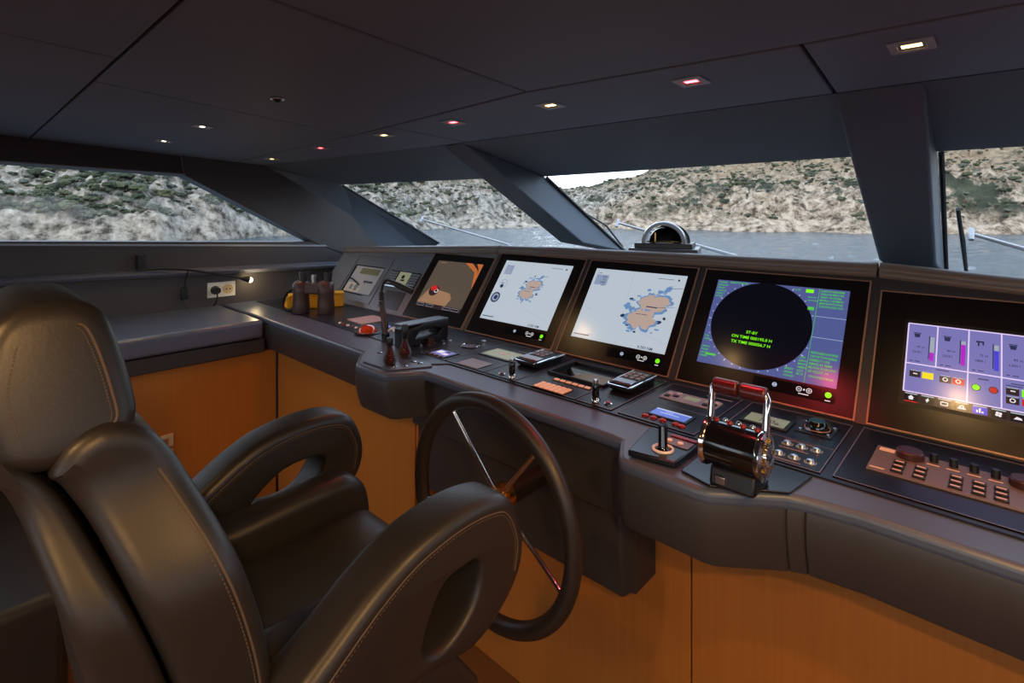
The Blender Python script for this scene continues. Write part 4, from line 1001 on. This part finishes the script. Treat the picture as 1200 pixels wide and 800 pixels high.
t = thing('wall_socket', (XW, 1.03, -.48), 'white double wall socket above the bench', 'socket')
MB().box((XW, .958, -.475), (XW+.008, 1.10, -.393)).build('plate', M['white'], t, bevel=.002)
MB().cyl((XW+.008, 1.062, -.434), (XW+.010, 1.062, -.434), .026, n=20).build('outlet', M['beige'], t)
for dz in (-.009, .009): MB().cyl((XW+.010, 1.062+dz, -.434), (XW+.011, 1.062+dz, -.434), .004, n=8).build('pin_hole', M['black'], t)
t = thing('plug', (XW+.01, .995, -.46), 'black plug pushed into the left outlet of the socket', 'plug')
MB().cyl((XW+.009, .995, -.434), (XW+.05, .995, -.434), .024, .018, n=16).build('body', M['black'], t, bevel=.003)
MB().tube(catmull([(XW+.045, .995, -.44), (XW+.06, .99, -.475), (XW+.04, .98, -.513)], 5, False), .004, 8).build('cord', M['cord'], t)
t = thing('chart_lamp', (-3.18, .655, -.29), 'lit swivel chart lamp with long thin arm on the port wall ledge', 'lamp')
MB().box((-3.20, .64, -.292), (-3.145, .675, -.222)).build('bracket', M['black'], t, bevel=.004)
A = [(-3.13, .66, -.292), (-3.115, .76, -.296), (-3.105, .87, -.312), (-3.10, 1.0, -.345), (-3.10, 1.12, -.378)]
MB().tube(catmull(A, 5, False), .006, 8).build('arm', M['black'], t)
MB().tube([(-3.10, 1.11, -.376), (-3.10, 1.15, -.386)], [.008, .018], 14).build('shade', M['black'], t)
MB().sphere((-3.10, 1.155, -.388), .015, 14).build('bulb', M['warmw'], t)
t = thing('lamp_switch', (-3.16, .85, -.47), 'small black inline switch hanging on the lamp cord', 'switch')
MB().box((-3.165, .83, -.465), (-3.14, .86, -.405)).build('body', M['black'], t, bevel=.004)
MB().tube(catmull([(-3.105, .85, -.31), (-3.13, .85, -.34), (-3.152, .846, -.40)], 5, False), .003, 6).build('cord', M['cord'], t)
MB().tube(catmull([(-3.152, .845, -.46), (-3.14, .85, -.49), (-3.12, .86, -.513)], 4, False), .003, 6).build('lower_cord', M['cord'], t)

# ================================================================== CEILING DOWNLIGHTS
def downlight(x, y, kind, lab, vis=True):
    z = ceil_z(y); sl = -.06
    f = lambda u, v, n: (x+u, y+v, z+sl*v-n)
    t = thing('ceiling_downlight', (x, y, z), lab, 'ceiling light', 'square recessed ceiling downlights')
    border(f, -.031, -.031, .031, .031, .012, .003).build('trim_ring', M['lightgrey'], t, bevel=.001)
    slab(f, -.020, -.020, .020, .020, .0006, base=.0002).build('recess', M['steel'], t)
    S = Screen(lambda u, v, n: f(u, v, .001+n)); S.rect(-.014, -.006, .014, .008, {'w': 'warm', 'r': 'red', 'h': 'warmw'}[kind], 1); S.build('lamp', t)
    return t
LT = []
for x, y, k, lab in ((-2.681, .64, 'h', 'white ceiling downlight farther port, aft row'), (-2.125, .627, 'h', 'white ceiling downlight in the aft row beside the round detector'),
                     (-2.818, 1.162, 'w', 'yellow ceiling downlight at the port end of the forward row'), (-2.192, 1.114, 'r', 'red ceiling downlight second from the port end of the forward row'),
                     (-1.663, 1.09, 'w', 'yellow ceiling downlight just aft of the slanted pillar'), (-1.266, 1.082, 'r', 'red ceiling downlight right of the slanted pillar top'),
                     (-.875, 1.083, 'w', 'yellow ceiling downlight between the two red ones nearest the centre pane'), (-.492, 1.089, 'r', 'red ceiling downlight above the radar display'),
                     (-.114, 1.103, 'w', 'yellow ceiling downlight at far right by the broad pillar'), (.28, 1.11, 'r', 'red ceiling downlight beyond the broad pillar'),
                     (.66, 1.12, 'w', 'yellow ceiling downlight far to starboard')):
    downlight(x, y, k, lab); LT.append((x, y, k))
for x, y, k, lab in ((-.55, -.55, 'w', 'yellow ceiling downlight behind the helm chair'), (.35, -.2, 'w', 'yellow ceiling downlight over the starboard side'),
                     (-1.6, -.75, 'w', 'yellow ceiling downlight over the settee'), (.25, .55, 'w', 'yellow ceiling downlight over the starboard console')):
    downlight(x, y, k, lab); LT.append((x, y, 'a'))
t = thing('smoke_detector', (-1.449, .611, ceil_z(.611)), 'small dark round detector on the ceiling', 'detector')
z = ceil_z(.611)
MB().tube([(-1.449+.016*math.cos(2*PI*k/20), .611+.016*math.sin(2*PI*k/20), z-.002) for k in range(20)], .003, 6, closed=True).build('ring', M['steel'], t)
MB().sphere((-1.449, .611, z), .012, 14).build('eye', M['black'], t)

# ================================================================== OUTSIDE: wipers, sea, hills
def gp(x, y, n=0): return (x, y+n*.527, glass_z(y)+n*.85)
def wiper(lab, blade, arm, up=.06):
    t = thing('windscreen_wiper', gp(*blade[1], up), lab, 'wiper', 'windscreen wipers outside the panes')
    a, b_ = blade
    MB().tube([gp(*a, up*.5), gp(*b_, up*.5)], .006, 6).build('blade', M['black'], t)
    L_ = lambda q: tuple(a[i]*(1-q)+b_[i]*q for i in range(2))
    MB().tube([gp(*L_(.15), up*.6), gp(*L_(.5), up*1.1), gp(*L_(.85), up*.6)], .005, 6).build('bridge', M['black'], t)
    for dx in (0, .022):
        MB().tube([gp(arm[0][0], arm[0][1]+dx*.3, up*1.1), gp(arm[1][0]+dx*.4, arm[1][1]+dx, up)], .0042, 8).build('arm', M['lightgrey'], t)
    MB().cyl(gp(*arm[0], up*.7), gp(*arm[0], up*1.4), .008, n=12).build('pivot', M['lightgrey'], t)
wiper('wiper outside the port windscreen pane', ((-3.19, 2.05), (-3.17, 2.52)), ((-2.96, 2.21), (-2.36, 2.46)))
wiper('wiper outside the centre pane behind the compass', ((-1.50, 2.03), (-1.445, 2.44)), ((-1.388, 2.21), (-.90, 2.44)))
wiper('wiper outside the starboard pane right of the broad pillar', ((-.103, 2.06), (-.097, 2.49)), ((-.079, 2.235), (.20, 2.39)))

SEA = -5.0
def sea_mat():
    m = mat('sea_water', srgb(56, 66, 74), .12, spec=.18); nt = m.node_tree; b = nt.nodes['Principled BSDF']
    tc = nt.nodes.new('ShaderNodeTexCoord'); mp = nt.nodes.new('ShaderNodeMapping'); mp.inputs['Scale'].default_value = (1, 1, 1)
    n = nt.nodes.new('ShaderNodeTexNoise'); n.inputs['Scale'].default_value = .09; n.inputs['Detail'].default_value = 9; n.inputs['Roughness'].default_value = .65
    bp = nt.nodes.new('ShaderNodeBump'); bp.inputs['Strength'].default_value = .9; bp.inputs['Distance'].default_value = 2.2
    nt.links.new(tc.outputs['Object'], mp.inputs[0]); nt.links.new(mp.outputs[0], n.inputs['Vector']); nt.links.new(n.outputs['Fac'], bp.inputs['Height']); nt.links.new(bp.outputs['Normal'], b.inputs['Normal'])
    return m
M['sea'] = sea_mat()
sm = MB()
sm.add([(900*math.cos(2*PI*k/48), 900*math.sin(2*PI*k/48), SEA-.6) for k in range(48)], [tuple(range(48))])
WA, WRN = 620, 210; wv = []; wf = []
for i in range(WA+1):
    a = math.radians(-112+150*i/WA)
    for j in range(WRN+1):
        r = 14*(280/14)**(j/WRN); x, y = r*math.sin(a), r*math.cos(a)
        h = .16*noise.noise(Vector((x*.45, y*.45, 0)))+.10*noise.noise(Vector((x*1.1+9, y*1.1, 3)))+.10*noise.noise(Vector((x*.15, y*.15, 7)))
        wv.append((x, y, SEA+h))
for i in range(WA):
    for j in range(WRN): q = i*(WRN+1)+j; wf.append((q, q+WRN+1, q+WRN+2, q+1))
sm.add(wv, wf)
structure(sm.build('sea', M['sea'], weld=False, sharp=180, origin=(0, 0, SEA)), 'calm grey sea between the yacht and the shore', 'sea')

def interp(tab, x):
    if x <= tab[0][0]: return tab[0][1]
    for (a, va), (b_, vb) in zip(tab, tab[1:]):
        if x <= b_:
            t_ = (x-a)/(b_-a); t_ = t_*t_*(3-2*t_); return va+(vb-va)*t_
    return tab[-1][1]
# azimuth (degrees, + to starboard of dead ahead) -> distance of the shoreline, elevation angle of the ridge
shore = [(-140, 95), (-100, 92), (-80, 95), (-60, 122), (-48, 150), (-38, 156), (-28, 148), (-20, 138), (-8, 142), (5, 160), (40, 220)]
ridge = [(-140, 15), (-100, 15), (-70, 14), (-56, 11.5), (-47, 8.3), (-43, 5.6), (-40, 3.7), (-37.2, 3.35), (-35, 3.7), (-31, 4.6), (-25, 7.0), (-15, 8.2), (0, 10), (40, 9)]
def hill_pt(az, s_):
    R = interp(shore, az)*(1+.04*noise.noise(Vector((az*.25, 3.1, 0)))); E_ = math.radians(interp(ridge, az)); e0 = math.atan2(SEA-.3, R)
    p = s_**.80
    r = R*(1+1.15*s_)
    cliff = .22*min(1, s_/.12)**.7*(1-.3*s_)
    ang = e0+(E_-e0)*min(1, (p*.86+cliff*(1-p)))
    if s_ > .97: ang -= (s_-.97)*1.2
    z = r*math.tan(ang)
    x, y = r*math.sin(math.radians(az)), r*math.cos(math.radians(az))
    amp = min(1, s_/.06)*min(1, (1.02-s_)/.25+.12)
    v = Vector((x, y, 0))
    z += amp*(5.5*(noise.fractal(v*.021, 1, 2, 3)) + 2.6*abs(noise.fractal(v*.09+Vector((7, 1, 0)), 1, 2.1, 5))-1.0 + 1.5*noise.fractal(v*.33, .8, 2, 4) + 1.6*abs(noise.fractal(v*.2+Vector((0, 9, 3)), .8, 2, 4))*(1.6-s_))
    k = 1.6*amp*noise.fractal(v*.14+Vector((0, 0, 5)), 1, 2, 4)
    return (x+k, y+k, max(z, SEA-1.2) if s_ > 0 else SEA-1.2)
NA, NS = 560, 120
A0, A1 = -112, 32
hv = []; hf = []
for i in range(NA+1):
    az = A0+(A1-A0)*i/NA
    for j in range(NS+1): hv.append(hill_pt(az, (j/NS)**1.35))
for i in range(NA):
    for j in range(NS): q = i*(NS+1)+j; hf.append((q, q+NS+1, q+NS+2, q+1))
def hill_mat():
    m = mat('rocky_hillside', srgb(180, 165, 140), .9, spec=.1); nt = m.node_tree; b = nt.nodes['Principled BSDF']; N = nt.nodes.new; LK = nt.links.new
    tc = N('ShaderNodeTexCoord')
    def nz(scale, det=8, rough=.6):
        n = N('ShaderNodeTexNoise'); n.inputs['Scale'].default_value = scale; n.inputs['Detail'].default_value = det; n.inputs['Roughness'].default_value = rough; LK(tc.outputs['Object'], n.inputs['Vector']); return n
    def ramp(src, stops):
        r = N('ShaderNodeValToRGB'); LK(src, r.inputs[0])
        while len(r.color_ramp.elements) < len(stops): r.color_ramp.elements.new(.5)
        for e_, (p, c) in zip(r.color_ramp.elements, stops): e_.position = p; e_.color = c
        return r
    def mix(f, a, c):
        x = N('ShaderNodeMix'); x.data_type = 'RGBA'
        LK(f, x.inputs[0]) if not isinstance(f, float) else None
        LK(a, x.inputs[6]); LK(c, x.inputs[7]); return x.outputs[2]
    n1 = nz(.06, 10, .7); n2 = nz(.5, 10, .7); n3 = nz(.028, 6, .6); n4 = nz(.16, 9, .72)
    grey = ramp(n2.outputs['Fac'], [(.37, srgb(62, 59, 54)), (.47, srgb(128, 121, 111)), (.60, srgb(176, 168, 157))])
    tan = ramp(n2.outputs['Fac'], [(.38, srgb(72, 62, 54)), (.47, srgb(142, 125, 107)), (.60, srgb(188, 172, 152))])
    soil = ramp(n4.outputs['Fac'], [(.30, srgb(107, 88, 70)), (.60, srgb(144, 123, 97))])
    # warmer stone towards the starboard side of the bay
    sx = N('ShaderNodeSeparateXYZ'); LK(tc.outputs['Object'], sx.inputs[0])
    ma = N('ShaderNodeMapRange'); ma.inputs[1].default_value = -110; ma.inputs[2].default_value = -75; LK(sx.outputs['X'], ma.inputs[0])
    rock = mix(ma.outputs[0], grey.outputs[0], tan.outputs[0])
    up = N('ShaderNodeMapRange'); up.inputs[1].default_value = 10; up.inputs[2].default_value = 22; LK(sx.outputs['Z'], up.inputs[0])
    mu = N('ShaderNodeMath'); mu.operation = 'MULTIPLY'; LK(up.outputs[0], mu.inputs[0]); mu.inputs[1].default_value = .7
    rock2 = mix(mu.outputs[0], rock, soil.outputs[0])
    veg = ramp(n4.outputs['Fac'], [(.35, srgb(46, 50, 40)), (.65, srgb(76, 78, 62))])
    vm = ramp(n1.outputs['Fac'], [(.52, (0, 0, 0, 1)), (.60, (1, 1, 1, 1))])
    lo = N('ShaderNodeMapRange'); lo.inputs[1].default_value = 1.5; lo.inputs[2].default_value = 6; LK(sx.outputs['Z'], lo.inputs[0])
    mm = N('ShaderNodeMath'); mm.operation = 'MULTIPLY'; LK(vm.outputs[0], mm.inputs[0]); LK(lo.outputs[0], mm.inputs[1])
    col = mix(mm.outputs[0], rock2, veg.outputs[0])
    LK(col, b.inputs['Base Color'])
    bp = N('ShaderNodeBump'); bp.inputs['Strength'].default_value = 1; bp.inputs['Distance'].default_value = 1.2; LK(n2.outputs['Fac'], bp.inputs['Height']); LK(bp.outputs['Normal'], b.inputs['Normal'])
    return m
M['hill'] = hill_mat()
hm = MB(); hm.v = hv; hm.f = hf; hm.m = [0]*len(hf)
structure(hm.build('hillside', M['hill'], weld=False, sharp=180, origin=(0, 0, SEA)), 'rocky scrub covered hillside across the water', 'hill')
# scrub on the slopes: nobody could count it
M['scrub'] = [mat('scrub_leaves', srgb(56, 61, 48), .9, spec=.1), mat('scrub_leaves_olive', srgb(74, 76, 58), .9, spec=.1), mat('scrub_leaves_grey', srgb(82, 85, 75), .9, spec=.1)]
ico = [(0, 0, 1)]+[(.894*math.cos(2*PI*k/5), .894*math.sin(2*PI*k/5), .447) for k in range(5)]+[(.894*math.cos(2*PI*(k+.5)/5), .894*math.sin(2*PI*(k+.5)/5), -.447) for k in range(5)]
icf = [(0, 1+k, 1+(k+1) % 5) for k in range(5)]+[(1+k, 6+k, 1+(k+1) % 5) for k in range(5)]+[(1+(k+1) % 5, 6+k, 6+(k+1) % 5) for k in range(5)]
vv = [Vector(p).normalized() for p in ico]; ff = icf
sb = MB(); rnd = random.Random(21); cnt = 0
while cnt < 13000:
    az = rnd.uniform(-100, 12); s_ = rnd.uniform(.05, .99)**1.1
    x, y, z = hill_pt(az, s_)
    dens = noise.fractal(Vector((x*.045, y*.045, 2)), 1, 2, 3)
    if z < SEA+(1.6 if az < -58 else 2.5) or dens+(.15 if az < -58 else 0) < rnd.uniform(-.75, .8): continue
    if az > -47 and z < 7 and rnd.random() < .75: continue
    R_ = rnd.uniform(.3, .95)*(1.6 if rnd.random() < .12 else 1)
    mi_ = rnd.choice((0, 0, 1, 1, 2))
    for q in range(rnd.randint(3, 6)):
        r_ = R_*rnd.uniform(.35, .7); a = rnd.uniform(0, 2*PI); o_ = R_*rnd.uniform(0, .9)
        cx_, cy_, cz_ = x+o_*math.cos(a), y+o_*math.sin(a), z+R_*rnd.uniform(.0, .35)
        sb.add([(cx_+r_*1.25*v.x*rnd.uniform(.7, 1.2), cy_+r_*1.25*v.y*rnd.uniform(.7, 1.2), cz_+r_*.8*v.z*rnd.uniform(.7, 1.2)) for v in vv], ff, mi_)
    cnt += 1
o = sb.build('scrub', M['scrub'], weld=False, sharp=30, origin=(0, 0, SEA))
tag(o, 'dark green scrub growing all over the rocky hillside', 'bushes', kind='stuff')

# ================================================================== LIGHT
def lamp(name, typ, loc, energy, col, **kw):
    l = bpy.data.lights.new(name, typ); l.energy = energy; l.color = col
    for k, v in kw.items(): setattr(l, k, v)
    o = bpy.data.objects.new(name, l); C.objects.link(o); o.location = Vector(loc)+Vector((0, 0, EYE)); return o
for x, y, k in LT:
    z = ceil_z(y)-.012
    if k == 'w': lamp('downlight_beam', 'SPOT', (x, y, z), {-.875: .8, -.114: 3.0}.get(x, 4.5), (1, .60, .24), spot_size=1.9, spot_blend=.7, shadow_soft_size=.012)
    elif k == 'r': lamp('downlight_beam', 'SPOT', (x, y, z), 11 if abs(x+.492) < .01 else 6, (1, .05, .07), spot_size=1.35, spot_blend=.7, shadow_soft_size=.012)
    elif k == 'h': lamp('downlight_beam', 'SPOT', (x, y, z), 4, (1, .72, .42), spot_size=1.9, spot_blend=.7, shadow_soft_size=.012)
    else: lamp('downlight_beam', 'SPOT', (x, y, z), 46 if abs(x-.35) < .01 else 26, (1, .55, .2), spot_size=3.0 if abs(x-.35) < .01 else 2.3, spot_blend=.35, shadow_soft_size=.03)
lamp('chart_lamp_beam', 'POINT', (-3.08, 1.18, -.395), .5, (1, .75, .4), shadow_soft_size=.012)
sun = lamp('sun', 'SUN', (0, 0, 60), 2.6, (1, .87, .72), angle=.35)
sun.rotation_euler = Vector((-.25, .75, -.62)).to_track_quat('-Z', 'Y').to_euler()
wd = bpy.data.worlds.new('world'); sc.world = wd; wd.use_nodes = True
nt = wd.node_tree; bg = nt.nodes['Background']; bg.inputs[1].default_value = 3.1
tc = nt.nodes.new('ShaderNodeTexCoord'); sx = nt.nodes.new('ShaderNodeSeparateXYZ'); rp = nt.nodes.new('ShaderNodeValToRGB')
rp.color_ramp.elements[0].position = .0; rp.color_ramp.elements[0].color = (.86, .92, 1.0, 1); rp.color_ramp.elements[1].position = .55; rp.color_ramp.elements[1].color = (.52, .68, .92, 1)
nt.links.new(tc.outputs['Generated'], sx.inputs[0]); nt.links.new(sx.outputs['Z'], rp.inputs[0]); nt.links.new(rp.outputs[0], bg.inputs[0])

# ================================================================== CAMERA
cam = bpy.data.cameras.new('camera'); co = bpy.data.objects.new('camera', cam); C.objects.link(co)
cam.sensor_width = 36; cam.lens = 36*617/1200; cam.shift_y = -(400-247)/1200; cam.clip_start = .02; cam.clip_end = 2500
co.location = (0, 0, EYE); co.rotation_euler = (PI/2, 0, math.radians(43.1))
sc.camera = co
vs = sc.view_settings; vs.view_transform = 'Standard'; vs.look = 'None'; vs.gamma = 1; vs.use_curve_mapping = False; vs.exposure = 0
